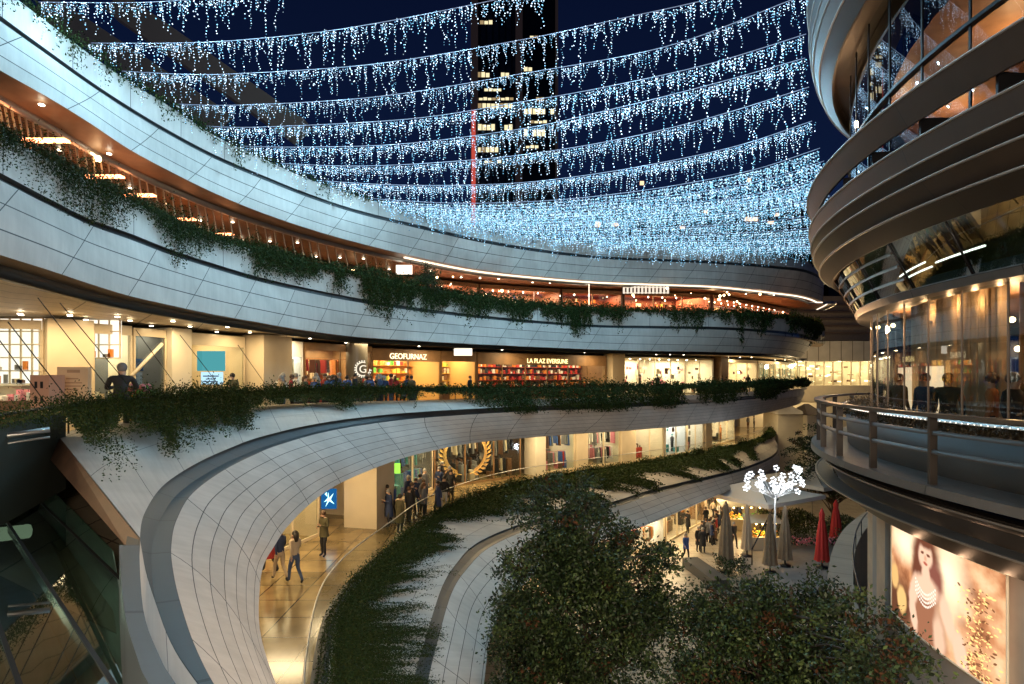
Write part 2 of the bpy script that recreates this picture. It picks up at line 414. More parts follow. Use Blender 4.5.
# wall lines of the shop fronts
W2 = crom([P(x, y, 3.7) for x, y in ((-260, 305), (-120, 311), (0, 315), (60, 317), (130, 322), (200, 328.5), (270, 335), (300, 338), (360, 342.5), (420, 345.5), (500, 349), (600, 352.5), (700, 355.3), (760, 358), (800, 361), (812, 364))], 6)
W3 = crom([P(x, y, 8.6) for x, y in ((-260, -30), (-100, 75), (0, 140), (100, 190), (200, 232), (300, 257), (400, 275), (500, 285), (600, 290), (700, 293), (760, 298), (785, 305), (792, 312))], 6)
W1 = crom([P(x, y, -5.1) for x, y in ((60, 660), (120, 620), (200, 585), (262, 560), (300, 545), (350, 520), (400, 500), (455, 483), (500, 480), (531, 475), (619, 463), (645, 459.5), (685, 453), (708, 447), (731, 441), (755, 434), (768, 428))], 6)
W0 = crom([P(x, y, -10.2) for x, y in ((300, 700), (400, 640), (500, 590), (600, 562), (660, 546), (700, 523), (735, 508), (765, 496))], 6)
def resample(c, n):
    u = arclen(c); out = []; j = 0
    for k in range(n):
        s = u[-1] * k / (n - 1)
        while j < len(c) - 2 and u[j + 1] < s: j += 1
        t = (s - u[j]) / max(1e-9, u[j + 1] - u[j]); out.append(c[j].lerp(c[j + 1], min(1, max(0, t))))
    return out
def flat(c, z): return [Vector((p.x, p.y, z)) for p in c]
def slab(name, ca, cb, z, m, n=90, scale=None):
    a, b = flat(resample(ca, n), z), flat(resample(cb, n), z)
    if name == 'ceiling': b = [p + Vector((0, 0, .14)) for p in b]
    mb = MB(); mid = lrow(a, b, .5); us = arclen(mid); w = (a[n // 2] - b[n // 2]).length
    mb.grid([a, mid, b], us=us, vs=[0, w / 2, w])
    return mall(mb.build(name, m))
def pushed(c, d):
    return [p - outn(c, i) * d for i, p in enumerate(c)]
# floors (each a slab top) and ceilings
W2b, W3b, W1b, W0b = pushed(W2, 4.5), pushed(W3, 5), pushed(W1, 4.5), pushed(W0, 4.5)
slab('floor', pushed(bB.T, .3), W3b, 5.1, BROWNW)
Ctop = crom([P(x, 376 + 2 * (y - 376), .5) for x, y in ((-260, 450), (-120, 432), (0, 416), (60, 407), (90, 403), (130, 399.5), (175, 396), (215, 393), (246, 391.5), (300, 390), (350, 389), (410, 388.4), (500, 387.8), (555, 387.5), (615, 386.75), (708, 385.25), (768, 383.5), (808, 381.8))], 6)
slab('floor', pushed(Ctop, .3), W2b, 0.0, TILE)
slab('floor', bD.T, W1b, -5.1, TILE)
slab('ceiling', pushed(bB.B, .55), W2b, 3.62, CEIL)
slab('ceiling', pushed(bA.B, 1.2), W3b, 8.64, SLAT)
bCB = bC.B[12:]
slab('ceiling', pushed(bCB, .3), [p for p in W1b], -1.45, CEIL)
slab('ceiling', pushed(bD.B, .3), W0b, -6.75, CEIL)
# soffit strips and dark channel under each band
strip('soffit', [bB.B, pushed(bB.B, .5)], SOFF)
strip('channel', [flat(pushed(bB.B, .5), 3.6), flat(pushed(bB.B, .5), 3.38), flat(pushed(bB.B, .68), 3.38), flat(pushed(bB.B, .68), 3.62)], DARKM)
strip('soffit', [bA.B, pushed(bA.B, 1.1)], SOFF)
strip('channel', [flat(pushed(bA.B, 1.1), 8.7), flat(pushed(bA.B, 1.1), 8.5), flat(pushed(bA.B, 1.2), 8.5), flat(pushed(bA.B, 1.2), 8.64)], STEEL)
strip('soffit', [bCB, flat(pushed(bCB, .3), -1.45)], SOFF)
strip('soffit', [bD.B, flat(pushed(bD.B, .3), -6.75)], SOFF)
# light strip that follows the rim of the top soffit, far half
rim = pushed(bA.B, .42)
k0 = next(i for i, p in enumerate(rim) if p.x / p.y * F + CX > 398)
seg = flat(rim[k0:], 8.66)
strip('light_strip', [flat(seg, 8.69), flat(seg, 8.60), [q - outn(seg, i) * .10 for i, q in enumerate(flat(seg, 8.60))], [q - outn(seg, i) * .10 for i, q in enumerate(flat(seg, 8.69))]], emis('rim_light', (1, .80, .58), 1.6))
# roof slabs so nothing is see-through
slab('roof', pushed(bA.T, .4), pushed(W3b, 3), 10.6, mat('dark_roof', (.05, .05, .05), .9))
# slanted mullions of the wind screen under the top band
mb = MB()
for i in range(2, len(bA.B) - 22, 1):
    if bA.B[i].y < 5 or bA.B[i].x / bA.B[i].y * F + CX > 402: continue
    a = flat(pushed(bA.B, 1.15), 8.5)[i]; t = (bA.B[i + 1] - bA.B[i]).normalized()
    b = a + t * 1.0 + Vector((0, 0, -2.6)) + outn(bA.B, i) * -.25
    mb.tube([a, b], .028, n=5)
build_each(mb, 'wind_screen_mullion', mat('tan_metal', (.42, .30, .18), .4, metal=.4), None, mall)
# curb and glass rail at level one
def rail_on(curve, z0, z1, glassm, postm, step=3, cap=.03, name='railing', par=mall, posts=True):
    mb = MB(); c0, c1 = flat(curve, z0), flat(curve, z1)
    mb.tube(c1, cap, n=6)
    if posts:
        for i in range(0, len(curve), step): mb.tube([c0[i], c1[i]], .02, n=4)
    o = par(mb.build(name, postm))
    mb = MB(); mb.grid([c0, [p - Vector((0, 0, .03)) for p in c1]]); g = mb.build('glass_pane', glassm); g.parent = o
    return o
inn = pushed(bD.T, .35)
strip('curb', [flat(bD.T, -4.9), flat(pushed(bD.T, .06), -4.86), flat(pushed(bD.T, .22), -4.86), flat(pushed(bD.T, .24), -5.08)], COPE)
rail_on(pushed(bD.T, .4), -5.08, -4.05, GLASS, STEEL, step=4, cap=.022, posts=False)
rail_on(pushed(Ctop, .12), .5, 1.1, GLASS, DARKM, step=3)
CU = [p for p in Ctop if p.x / p.y * F + CX < 66]
strip('upstand', [flat(CU, .98), flat(CU, -.55)], mat('dark_green_upstand', (.03, .04, .03), .8))
rail_on(pushed(bB.T, .4), 5.1, 6.7, GLASS, DARKM, step=4)
# slender slanted cables across the near second gallery
mb = MB()
for x0, y0, x1, y1 in ((-30, 300, 47, 405), (8, 322, 72, 404), (38, 298, 118, 401), (60, 303, 140, 399), (136, 330, 183, 395), (180, 335, 225, 393), (238, 345, 270, 391)):
    a = isect(bB.B, max(x0, -60))[0]; b = isect(Ctop, x1)[0]
    mb.tube([PD(x0, y0, a.y + .6), PD(x1, y1, b.y + .2)], .012, n=4)
build_each(mb, 'stay_cable', DARKM, None, mall)
# columns of the galleries
def column(px0, px1, W, z0, z1, m, dep=1.2, fwd=.6):
    a, b = isect(W, px0)[0], isect(W, px1)[0]; 
    n = Vector((-(b - a).y, (b - a).x, 0)).normalized()
    if n.y < 0: n = -n
    a = a - n * fwd; b = b - n * fwd
    mb = MB(); pts = [a, b, b + n * dep, a + n * dep]
    lo = [Vector((p.x, p.y, z0)) for p in pts]; hi = [Vector((p.x, p.y, z1)) for p in pts]
    mb.raw(lo + hi, [(0, 1, 5, 4), (1, 2, 6, 5), (2, 3, 7, 6), (3, 0, 4, 7)])
    return mall(mb.build('column', m))
column(44, 90, W2, 0, 3.6, CREAM); column(166, 186, W2, 0, 3.6, CREAML, fwd=.3); column(246, 275, W2, 0, 3.6, CREAM, fwd=1.0)
column(608, 620, W2, 0, 3.6, CREAM); column(716, 723, W2, 0, 3.6, BROWNW)
mb = MB(); c = isect(W2, 362)[0] - Vector((0, 1.2, 0)); mb.lathe([(.62, 0), (.62, 3.6)], c=(c.x, c.y, 0), n=20); mall(mb.build('column', mat('dark_stone', (.12, .11, .09), .3)))
column(336, 356, W1, -5.1, -1.45, CREAM, fwd=2.0, dep=1.6)
column(531, 541, W1, -5.1, -1.45, CREAML, fwd=.5); column(575, 586, W1, -5.1, -1.45, CREAM, fwd=.2); column(620, 634, W1, -5.1, -1.45, CREAM, fwd=.2); column(704, 710, W1, -5.1, -1.45, CREAM, fwd=.2)
# outer back walls closing each storey
for W, z0, z1 in ((W3b, 5.1, 10.6), (W2b, 0, 5.1), (W1b, -5.1, 0), (W0b, -10.2, -5.1)):
    strip('back_wall', [flat(W, z0), flat(W, z1)], CREAM)
# ------------------------------------------------------------------ round building on the right
DC = Vector((20.5, 9.5, 0))
def ring_hit(px, r):
    k = Vector(((px - CX) / F, 1, 0)); a = k.dot(k); bb = k.dot(DC); c = DC.dot(DC) - r * r
    disc = bb * bb - a * c
    disc = max(disc, 0)
    return k * ((bb - math.sqrt(disc)) / a)
def ring_ang(px, r):
    p = ring_hit(px, r) - DC; return math.atan2(p.y, p.x) % (2 * math.pi)
DRUM = empty('round_building', (DC.x, DC.y, -10.2), 0, 'round glass building wrapped in stacked bronze fins, on the right', 'round building')
def dr(o, parent=None):
    o.parent = parent or DRUM
    if parent is None: o.matrix_parent_inverse = Matrix.Translation((-DC.x, -DC.y, 10.2))
    return o
A0, A1 = math.radians(80), math.radians(290)     # the side that faces the court
def fin(r, z1, z0, inset, th=.05, name='fin', m=None, lip=True):
    mb = MB()
    prof = [(r, z1), (r - inset, z0), (r - inset - th, z0 + .01), (r - th - .35, z1 - .03), (r - .35, z1)]
    mb.lathe([(r, z1), (r - inset, z0)], c=DC, n=150, a0=A0, a1=A1, uvr=r)
    mb.lathe([(r - inset, z0), (r - inset - th, z0 + .01), (r - th - .02, z1 - .04), (r - .4, z1 - .04), (r - .4, z1), (r, z1)], c=DC, n=150, a0=A0, a1=A1, uvr=r, smooth=False)
    o = dr(mb.build(name, m or BRONZE))
    if lip:
        mb = MB(); mb.lathe([(r + .015, z1 + .012), (r + .015, z1 - .02), (r - .03, z1 - .02), (r - .03, z1 + .012)], c=DC, n=150, a0=A0, a1=A1, closedprof=True)
        q = mb.build('edge_trim', PALEMET); q.parent = o
    return o
BRONP = panel_mat('bronze_fin_panels', (.046, .030, .020), (.01, .008, .006), 2.6, 5.0, .012, .4, var=.2, spec=.5)
BRONPD = panel_mat('bronze_fin_panels_dark', (.03, .021, .015), (.01, .008, .006), 2.6, 5.0, .012, .42, var=.2, spec=.5)
GREYP = panel_mat('grey_deck_edge', (.095, .09, .085), (.01, .01, .01), 2.6, 5.0, .012, .4, var=.2)
for dz in (0, 5.1, 10.2):
    for r, z1, z0, ins, m in ((14.2, 6.2, 5.8, .22, BRONP), (14.16, 5.42, 5.1, .12, BRONP), (14.12, 5.04, 4.80, .2, BRONPD), (14.06, 4.78, 4.48, .26, BRONP), (13.92, 4.44, 4.16, .30, BRONPD)):
        fin(r, z1 + dz, z0 + dz, ins, m=m)
    mb = MB(); mb.lathe([(13.8, 5.05 + dz), (13.8, 4.46 + dz), (12.3, 4.46 + dz)], c=DC, n=120, a0=A0, a1=A1, uvr=13, smooth=False)
    mb.lathe([(12.3, 5.06 + dz), (13.8, 5.06 + dz)], c=DC, n=120, a0=A0, a1=A1, uvr=13)
    dr(mb.build('floor_slab', BRONPD))
# fin brackets
mb = MB()
for i in range(34):
    a = A0 + (A1 - A0) * i / 34
    for dz in (0, 5.1): mb.box(13.3, 13.85, -.02, .02, 4.55 + dz, 5.9 + dz, rz=a, o=DC)
build_each(mb, 'fin_bracket', DARKM, None, dr)
# glazed walls of the storeys
GLASSC = glass_mat('teal_reflective_glass', (.35, .48, .52), refl=1.4, base=.22)
def glazed(r, z0, z1, name, gm, n, mm=DARKM, w=.022, transoms=()):
    mb = MB(); mb.lathe([(r, z0), (r, z1)], c=DC, n=120, a0=A0, a1=A1); g = dr(mb.build(name, gm))
    mb = MB()
    for i in range(n + 1):
        a = A0 + (A1 - A0) * i / n
        mb.box(r - .014, r + .014, -w, w, z0, z1, rz=a, o=DC)
    build_each(mb, 'mullion', mm, g)
    if transoms:
        mb = MB()
        for t in transoms: mb.lathe([(r + .07, t - .03), (r + .07, t + .03), (r - .05, t + .03), (r - .05, t - .03)], c=DC, n=120, a0=A0, a1=A1, closedprof=True, smooth=False)
        q = mb.build('transom', mm); q.parent = g
    return g
glazed(13.2, 5.06, 9.4, 'glass_wall', GLASSD, 40, transoms=(7.3,))
glazed(13.2, 10.16, 14.4, 'glass_wall', GLASSD, 40, transoms=(12.4,))
mb = MB(); mb.lathe([(13.08, 3.33), (13.62, 4.42)], c=DC, n=120, a0=A0, a1=A1); cg = dr(mb.build('clerestory', GLASSC))
mb = MB()
for i in range(30):
    a = A0 + (A1 - A0) * (i + .2) / 30; ca, sa = math.cos(a), math.sin(a); mb.tube([DC + Vector((13.1 * ca, 13.1 * sa, 3.34)), DC + Vector((13.64 * ca, 13.64 * sa, 4.4))], .022, n=4)
build_each(mb, 'mullion', DARKM, cg)
mb = MB()      # slatted end of the clerestory
for k in range(4):
    mb.lathe([(13.22 + .12 * k, 3.5 + .24 * k), (13.22 + .12 * k, 3.56 + .24 * k), (13.16 + .12 * k, 3.56 + .24 * k)], c=DC, n=60, a0=A0, a1=math.radians(172), closedprof=True)
build_each(mb, 'louvre', BRONZE, cg)
glazed(12.72, 0, 3.3, 'glass_wall', GLASSD, 46, mm=mat('pale_mullion', (.20, .15, .11), .4, metal=.3), w=.012)
mb = MB(); mb.lathe([(13.1, 3.32), (13.05, 3.18), (12.5, 3.18), (12.5, 3.5), (13.0, 3.5)], c=DC, n=120, a0=A0, a1=A1, uvr=13, closedprof=True, smooth=False)
dr(mb.build('canopy_ring', GREYP))
# interior core, floors, ceilings
mb = MB(); mb.lathe([(7.5, -10.2), (7.5, 16)], c=DC, n=60, uvr=7.5); dr(mb.build('core_wall', mat('orange_brown_timber', (.36, .20, .10), .5, var=.3, vscale=1.2)))
mb = MB()
for z in (3.45, 8.9): mb.lathe([(7.5, z), (12.3, z)], c=DC, n=60, uvr=9)
dr(mb.build('ceiling', mat('dark_orange_ceiling', (.34, .19, .10), .5, var=.2)))
mb = MB()
for z in (.02, 5.1): mb.lathe([(12.4, z), (7.5, z)], c=DC, n=60, uvr=9)
dr(mb.build('floor', BROWNW))
mb = MB()
for x in (905, 985, 1040):
    for r in (11.2,):
        a = ring_ang(x, r); c = DC + Vector((r * math.cos(a), r * math.sin(a), 0)); mb.lathe([(.28, 0), (.28, 3.4)], c=c, n=16)
build_each(mb, 'column', BROWNW, None, dr)
# partitions and bright rooms behind the glass
mb = MB()
for x0, x1 in ((872, 884), (898, 912), (926, 944)):
    r = 12.2; a0, a1 = ring_ang(x0, r), ring_ang(x1, r)
    mb.lathe([(r, 0), (r, 1.9)], c=DC, n=6, a0=min(a0, a1), a1=max(a0, a1))
build_each(mb, 'lit_screen', emis('lit_screen_mat', (1, .72, .42), 1.3), None, dr)
def pleats(x0, x1, r, z0, z1):
    a0, a1 = ring_ang(x0, r), ring_ang(x1, r); n = 70; rows = [[], []]
    for i in range(n + 1):
        a = a0 + (a1 - a0) * i / n; rr = r + .07 * math.sin(i * 1.5) + .03 * math.sin(i * 4.1)
        for k, z in ((0, z0), (1, z1)): rows[k].append((DC.x + rr * math.cos(a), DC.y + rr * math.sin(a), z))
    m = MB(); m.grid(rows); return m
CURT = mat('sheer_gold_curtain', (.55, .40, .24), .8, var=.2)
for x in (900, 925, 950, 975, 1000, 1030):
    h = ring_hit(x, 12.22); lamp('curtain_spot', (h.x, h.y, 3.05), 9, (1, .55, .24), .03)
for x0, x1 in ((914, 957), (960, 1004)):
    dr(pleats(x0, x1, 12.0, .02, 3.3).build('curtain', CURT))
# rooms above: pale orange ceilings and walls
mb = MB(); mb.lathe([(8.6, 5.1), (8.6, 8.9)], c=DC, n=60, uvr=8); dr(mb.build('inner_wall', mat('salmon_wall', (.40, .22, .12), .6, var=.1)))
for x in (835, 905, 960, 1015, 1080):
    for z, e in ((8.3, 55), (2.9, 60)):
        r = 10.6; h = ring_hit(x, r)
        if h is None: continue
        h = DC + (h - DC) * 1.0
        lamp('ceiling_lamp', (h.x, h.y, z), e * (1.0 if z > 5 else 1.9), (1, .55, .25), .1)
# pendant and tube lights seen through glass
mb = MB()
for x, z in ((878, 3.0), (893, 3.05), (945, 3.0), (955, 3.1), (1000, 2.3), (1012, 2.75), (1018, 2.2), (1005, 1.5), (885, 8.2), (930, 8.3), (985, 8.25), (1010, 8.1)):
    h = ring_hit(x, 11.3)
    if h: mb.ball((h.x, h.y, z), .055)
build_each(mb, 'pendant_bulb', emis('bulb', (1, .7, .35), 14), None, dr)
mb = MB()
for x0, x1, z in ((908, 932, 3.95), (936, 985, 4.0), (874, 896, 3.7), (900, 925, 4.1)):
    a0, a1 = ring_ang(x0, 12.2), ring_ang(x1, 12.2)
    mb.tube([DC + Vector((12.2 * math.cos(a0 + (a1 - a0) * k / 8), 12.2 * math.sin(a0 + (a1 - a0) * k / 8), z)) for k in range(9)], .02, n=5)
build_each(mb, 'tube_light', emis('tube', (1, .9, .7), 6), None, dr)
# second-floor deck, rails and planter
mb = MB(); mb.lathe([(12.3, 0), (14.0, 0)], c=DC, n=150, a0=A0, a1=A1, uvr=14)
mb.lathe([(13.85, 0.004), (14.1, 0.004), (14.12, -.13), (13.5, -.2)], c=DC, n=150, a0=A0, a1=A1, uvr=14, smooth=False)
dr(mb.build('deck', GREYP))
fin(13.85, -.34, -.6, .3, m=BRONZED, lip=True); fin(14.0, -.72, -.86, .35, m=GREYP)
mb = MB(); mb.lathe([(13.8, -.3), (13.3, -1.2), (12.3, -1.25)], c=DC, n=150, a0=A0, a1=A1, uvr=14, smooth=False)
dr(mb.build('soffit', BRONZED))
mb = MB(); mb.lathe([(14.04, 1.06), (14.04, 1.12), (13.84, 1.12), (13.84, 1.06)], c=DC, n=150, a0=A0, a1=A1, closedprof=True, smooth=False)
rr = dr(mb.build('railing', mat('worn_bronze_rail', (.09, .07, .055), .35, metal=.5)))
mb = MB()
for z in (.78, .48): mb.lathe([(13.96, z), (13.96, z + .07), (13.91, z + .07), (13.91, z)], c=DC, n=150, a0=A0, a1=A1, closedprof=True)
q = mb.build('rail_bar', BRONZED); q.parent = rr
mb = MB()
for i in range(30):
    a = A0 + (A1 - A0) * (i + .35) / 30; mb.box(13.86, 13.98, -.028, .028, 0, 1.07, rz=a, o=DC)
build_each(mb, 'rail_post', BRONZED, rr)
mb = MB(); mb.lathe([(13.25, 0), (13.3, .72), (13.1, .76), (12.95, .72), (12.95, .02)], c=DC, n=150, a0=A0, a1=A1, uvr=13)
pl = dr(mb.build('planter', mat('dark_planter', (.022, .022, .02), .5)))
mb = MB(); mb.lathe([(13.36, .93), (13.36, .98), (13.28, .98), (13.28, .93)], c=DC, n=150, a0=A0, a1=A1, closedprof=True)
q = mb.build('handrail', STEEL); q.parent = pl
mb = MB()
for i in range(260):
    a = math.radians(95) + math.radians(140) * i / 260; mb.ball(DC + Vector((13.39 * math.cos(a), 13.39 * math.sin(a), .95)), .012, nu=4, nv=3)
q = mb.build('bead_light', emis('bead', (1, .9, .75), 2.2, False)); q.parent = pl; q['kind'] = 'stuff'
# shrubs in that planter
n = 26000; a = rng.uniform(math.radians(95), math.radians(250), n); r = 13.12 + rng.normal(size=n) * .1
z = .74 + np.abs(rng.normal(size=n)) * .12 * (.6 + .8 * np.sin(a * 23) ** 2)
cen = np.stack([DC.x + r * np.cos(a), DC.y + r * np.sin(a), z], 1)
o = leaf_mesh('planter_shrubs', cen, rng.normal(size=(n, 3)) + [0, 0, .7], rng.uniform(.04, .08, n), mats=mat('russet_leaves', (.06, .045, .02), .6, island=.7))
tag(o, 'low russet shrubs in the planter along the round building deck', 'shrubs', kind='stuff')
# lower storey: wall, piers, poster
mb = MB(); mb.lathe([(12.7, -1.2), (12.7, -5.1)], c=DC, n=150, a0=A0, a1=A1, uvr=13)
dr(mb.build('wall', mat('grey_render', (.30, .28, .26), .6, var=.1)))
mb = MB(); mb.lathe([(12.6, -5.1), (12.6, -10.2)], c=DC, n=100, a0=A0, a1=A1, uvr=13); mb.lathe([(12.7, -5.1), (13.0, -5.1), (13.0, -5.5), (12.6, -5.5)], c=DC, n=100, a0=A0, a1=A1, uvr=13, smooth=False)
dr(mb.build('base_wall', CREAM))
mb = MB()
for x0, x1 in ((868.5, 873.5), (877.5, 886)):
    a0, a1 = ring_ang(x0, 12.9), ring_ang(x1, 12.9)
    mb.lathe([(12.72, -1.25), (12.92, -1.25), (12.92, -5.1), (12.72, -5.1)], c=DC, n=5, a0=min(a0, a1), a1=max(a0, a1), smooth=False)
build_each(mb, 'pier', mat('pale_timber', (.50, .38, .27), .5, var=.15), None, dr)
# ---- lit poster (a woman in pearls with blurred gold lights), flat artwork on the curved wall
aL, aR = ring_ang(893, 12.8), ring_ang(1008, 12.8)
zT, zB = -1.38, -3.3
PO = empty('poster', (DC.x + 12.8 * math.cos(aR), DC.y + 12.8 * math.sin(aR), zB), 0, 'large warm backlit fashion poster of a woman in pearls on the round building', 'poster')
def pp(u, v, off):      # u 0 left .. 1 right, v 0 bottom .. 1 top
    a = aL + (aR - aL) * u; r = 12.8 + off
    return Vector((DC.x + r * math.cos(a), DC.y + r * math.sin(a), zB + (zT - zB) * v)) - PO.location
pm = bpy.data.materials.new('poster_print'); pm.use_nodes = True; nt = pm.node_tree; N = nt.nodes; L = nt.links
N.remove(N['Principled BSDF']); tc = N.new('ShaderNodeTexCoord'); nz = N.new('ShaderNodeTexNoise'); nz.inputs['Scale'].default_value = 3.2; nz.inputs['Detail'].default_value = 4
L.new(tc.outputs['UV'], nz.inputs['Vector']); cr = N.new('ShaderNodeValToRGB')
e = cr.color_ramp.elements; e[0].position = .30; e[0].color = (.30, .10, .04, 1); e[1].position = .68; e[1].color = (1, .74, .42, 1)
q = e.new(.45); q.color = (.72, .30, .13, 1); q = e.new(.56); q.color = (.95, .52, .26, 1)
L.new(nz.outputs[0], cr.inputs[0]); em = N.new('ShaderNodeEmission'); em.inputs[1].default_value = .85
cur = cr.outputs[0]; ASP = 1.7
wz = N.new('ShaderNodeTexNoise'); wz.inputs['Scale'].default_value = 9; wz.inputs['Detail'].default_value = 5; L.new(tc.outputs['UV'], wz.inputs['Vector'])
wm = N.new('ShaderNodeVectorMath'); wm.operation = 'SCALE'; wm.inputs[3].default_value = .05; ws = N.new('ShaderNodeVectorMath'); ws.operation = 'SUBTRACT'; ws.inputs[1].default_value = (.5, .5, .5); L.new(wz.outputs['Color'], ws.inputs[0]); L.new(ws.outputs[0], wm.inputs[0])
wa = N.new('ShaderNodeVectorMath'); wa.operation = 'ADD'; L.new(tc.outputs['UV'], wa.inputs[0]); L.new(wm.outputs[0], wa.inputs[1])
def spot(cu, cv, ru, rv, col, soft=.35, rot=0.0, a=1.0):
    global cur
    mp = N.new('ShaderNodeMapping'); mp.vector_type = 'TEXTURE'; mp.inputs['Location'].default_value = (cu * ASP, cv, 0); mp.inputs['Rotation'].default_value = (0, 0, rot); mp.inputs['Scale'].default_value = (ru * ASP, rv, 1)
    L.new(wa.outputs[0], mp.inputs[0]); ln = N.new('ShaderNodeVectorMath'); ln.operation = 'LENGTH'; L.new(mp.outputs[0], ln.inputs[0])
    mr = N.new('ShaderNodeMapRange'); mr.interpolation_type = 'SMOOTHSTEP'; mr.inputs[1].default_value = 1 + soft; mr.inputs[2].default_value = 1 - soft; mr.inputs[3].default_value = 0; mr.inputs[4].default_value = a; L.new(ln.outputs['Value'], mr.inputs[0])
    mx = N.new('ShaderNodeMix'); mx.data_type = 'RGBA'; L.new(mr.outputs[0], mx.inputs[0]); L.new(cur, mx.inputs[6]); mx.inputs[7].default_value = (*col, 1); cur = mx.outputs[2]
GLW = (1.5, 1.15, .75); HR = (.20, .065, .035); SKN = (1.05, .66, .45); DRS = (.42, .17, .09); DKB = (.16, .06, .03)
for q in ((.20, .85, .16, .16, GLW, .9), (.62, .72, .12, .30, GLW, .9), (.55, .35, .10, .25, (1.1, .7, .42), .9), (.06, .05, .18, .42, DKB, .6), (.20, .18, .12, .2, DKB, .6), (.05, .42, .055, .13, (.95, .55, .2), .25), (.15, .22, .065, .14, (1.0, .6, .22), .25),
          (.42, .84, .13, .20, HR, .35), (.35, .64, .07, .20, HR, .4), (.51, .62, .08, .20, (.30, .10, .07), .4), (.44, .12, .17, .36, DRS, .3), (.36, .30, .10, .22, DRS, .35), (.43, .52, .12, .12, SKN, .3), (.43, .66, .040, .10, SKN, .3), (.425, .83, .068, .135, SKN, .22),
          (.395, .85, .016, .014, HR, .5), (.455, .85, .016, .014, HR, .5), (.425, .805, .012, .03, (.85, .45, .28), .6), (.425, .755, .022, .014, (.55, .14, .09), .5), (.425, .955, .07, .05, HR, .5),
          (.30, .40, .045, .20, SKN, .3, -.25), (.30, .16, .04, .16, SKN, .3, .3), (.62, .36, .045, .20, SKN, .3, .35), (.72, .10, .05, .22, SKN, .3, .25), (.55, .12, .05, .22, (.95, .6, .4), .4, .1)): spot(*q)
L.new(cur, em.inputs[0]); L.new(em.outputs[0], N['Material Output'].inputs[0])
def psheet(poly, off, m, name, cu=None):
    mb = MB(); mb.face([pp(u, v, off) for u, v in poly], uv=[(u * 1.6, v) for u, v in poly]); o = mb.build(name, m); o.parent = PO; return o
mb = MB(); n = 30
mb.grid([[pp(i / n, 0, .02) for i in range(n + 1)], [pp(i / n, 1, .02) for i in range(n + 1)]], us=[1.7 * i / n for i in range(n + 1)], vs=[0, 1])
o = mb.build('print', pm); o.parent = PO
def ell(cu, cv, ru, rv, k=18, rot=0.0):
    return [(cu + ru * math.cos(t) * math.cos(rot) - rv * math.sin(t) * math.sin(rot), cv + ru * math.cos(t) * math.sin(rot) + rv * math.sin(t) * math.cos(rot)) for t in [2 * math.pi * i / k for i in range(k)]]
def pe(name, c, s): return emis(name, c, s, False)
hair = pe('print_hair', (.34, .13, .07), .8); skin = pe('print_skin', (1, .70, .50), 1.15); cloth = pe('print_dress', (.52, .22, .11), .95); glow = pe('print_glow', (1, .84, .58), 1.9); pearl = pe('print_pearl', (1, .85, .7), .95); gold = pe('print_gold', (1, .62, .22), 1.2); dk = pe('print_dark', (.30, .12, .05), .8)
M = lambda name: None
def multi(name, polys, off, m):
    mb = MB()
    for pl_ in polys: mb.face([pp(u, v, off) for u, v in pl_])
    o = mb.build(name, m); o.parent = PO
prl = []
for k in range(4):
    for i in range(14):
        t = i / 13; prl.append(ell(.34 + .19 * t, .56 - k * .04 - .10 * math.sin(math.pi * t), .0075, .013, 8))
multi('pearls', prl, .044, pearl)
lv = []; random.seed(5)
for i in range(330):
    u = .84 + random.gauss(0, .06); v = random.random() ** 1.5 * .75; s = random.uniform(.003, .009)
    if u < .98: lv.append(ell(u, v + .02, s, s * 1.8, 7, random.random() * 3))
multi('gold_leaves', lv[:200], .03, gold); multi('dark_leaves', lv[200:], .032, dk)
mb = MB()
for (u0, v0, u1, v1) in ((-.006, -.01, -.006, 1), (1.004, -.01, 1.004, 1), (-.006, -.01, 1.004, -.01), (-.006, 1, 1.004, 1)):
    mb.tube([pp(u0 + (u1 - u0) * t / 12, v0 + (v1 - v0) * t / 12, .02) for t in range(13)], .022, n=5)
o = mb.build('frame', CREAML); o.parent = PO
h = ring_hit(935, 12.8); 
for x in (905, 950, 995):
    h = ring_hit(x, 13.3); lamp('poster_lamp', (h.x, h.y, -1.4), 4, (1, .6, .35), .05)
# curved pale stair parapet below the deck
w = crom([P(x, y, -5.0) for x, y in ((905, 500), (880, 505), (864, 513), (846, 527), (834, 546), (828, 572), (829, 600), (838, 640), (856, 700))], 6)
CW = empty('curved_wall', tuple(w[30]), 0, 'low curved pale stone wall beside the lit poster', 'wall')
def cw(o): o.parent = CW; o.matrix_parent_inverse = Matrix.Translation(-CW.location); return o
wi = []
for i, p in enumerate(w):
    t = (w[min(i + 1, len(w) - 1)] - w[max(i - 1, 0)]); nn = Vector((t.y, -t.x, 0)).normalized()
    if nn.dot(DC - p) < 0: nn = -nn
    wi.append(p + nn * .75)
us = arclen(w)
mb = MB(); mb.grid([flat(w, -10.2), flat(w, -5.0), flat(wi, -5.0), flat(wi, -10.2)], us=us, vs=[0, 5.2, 5.95, 11.1], smooth=False)
cw(mb.build('wall', panel_mat('warm_stone', (.50, .36, .27), (.2, .15, .1), 2.0, 9, .02, .5)))
mb = MB(); c0, c1 = flat(wi, -5.0), flat(wi, -4.35); mb.tube([p for p in c1], .03, n=5)
for i in range(0, len(w), 4): mb.tube([c0[i], c1[i]], .02, n=4)
cw(mb.build('handrail', DARKM))
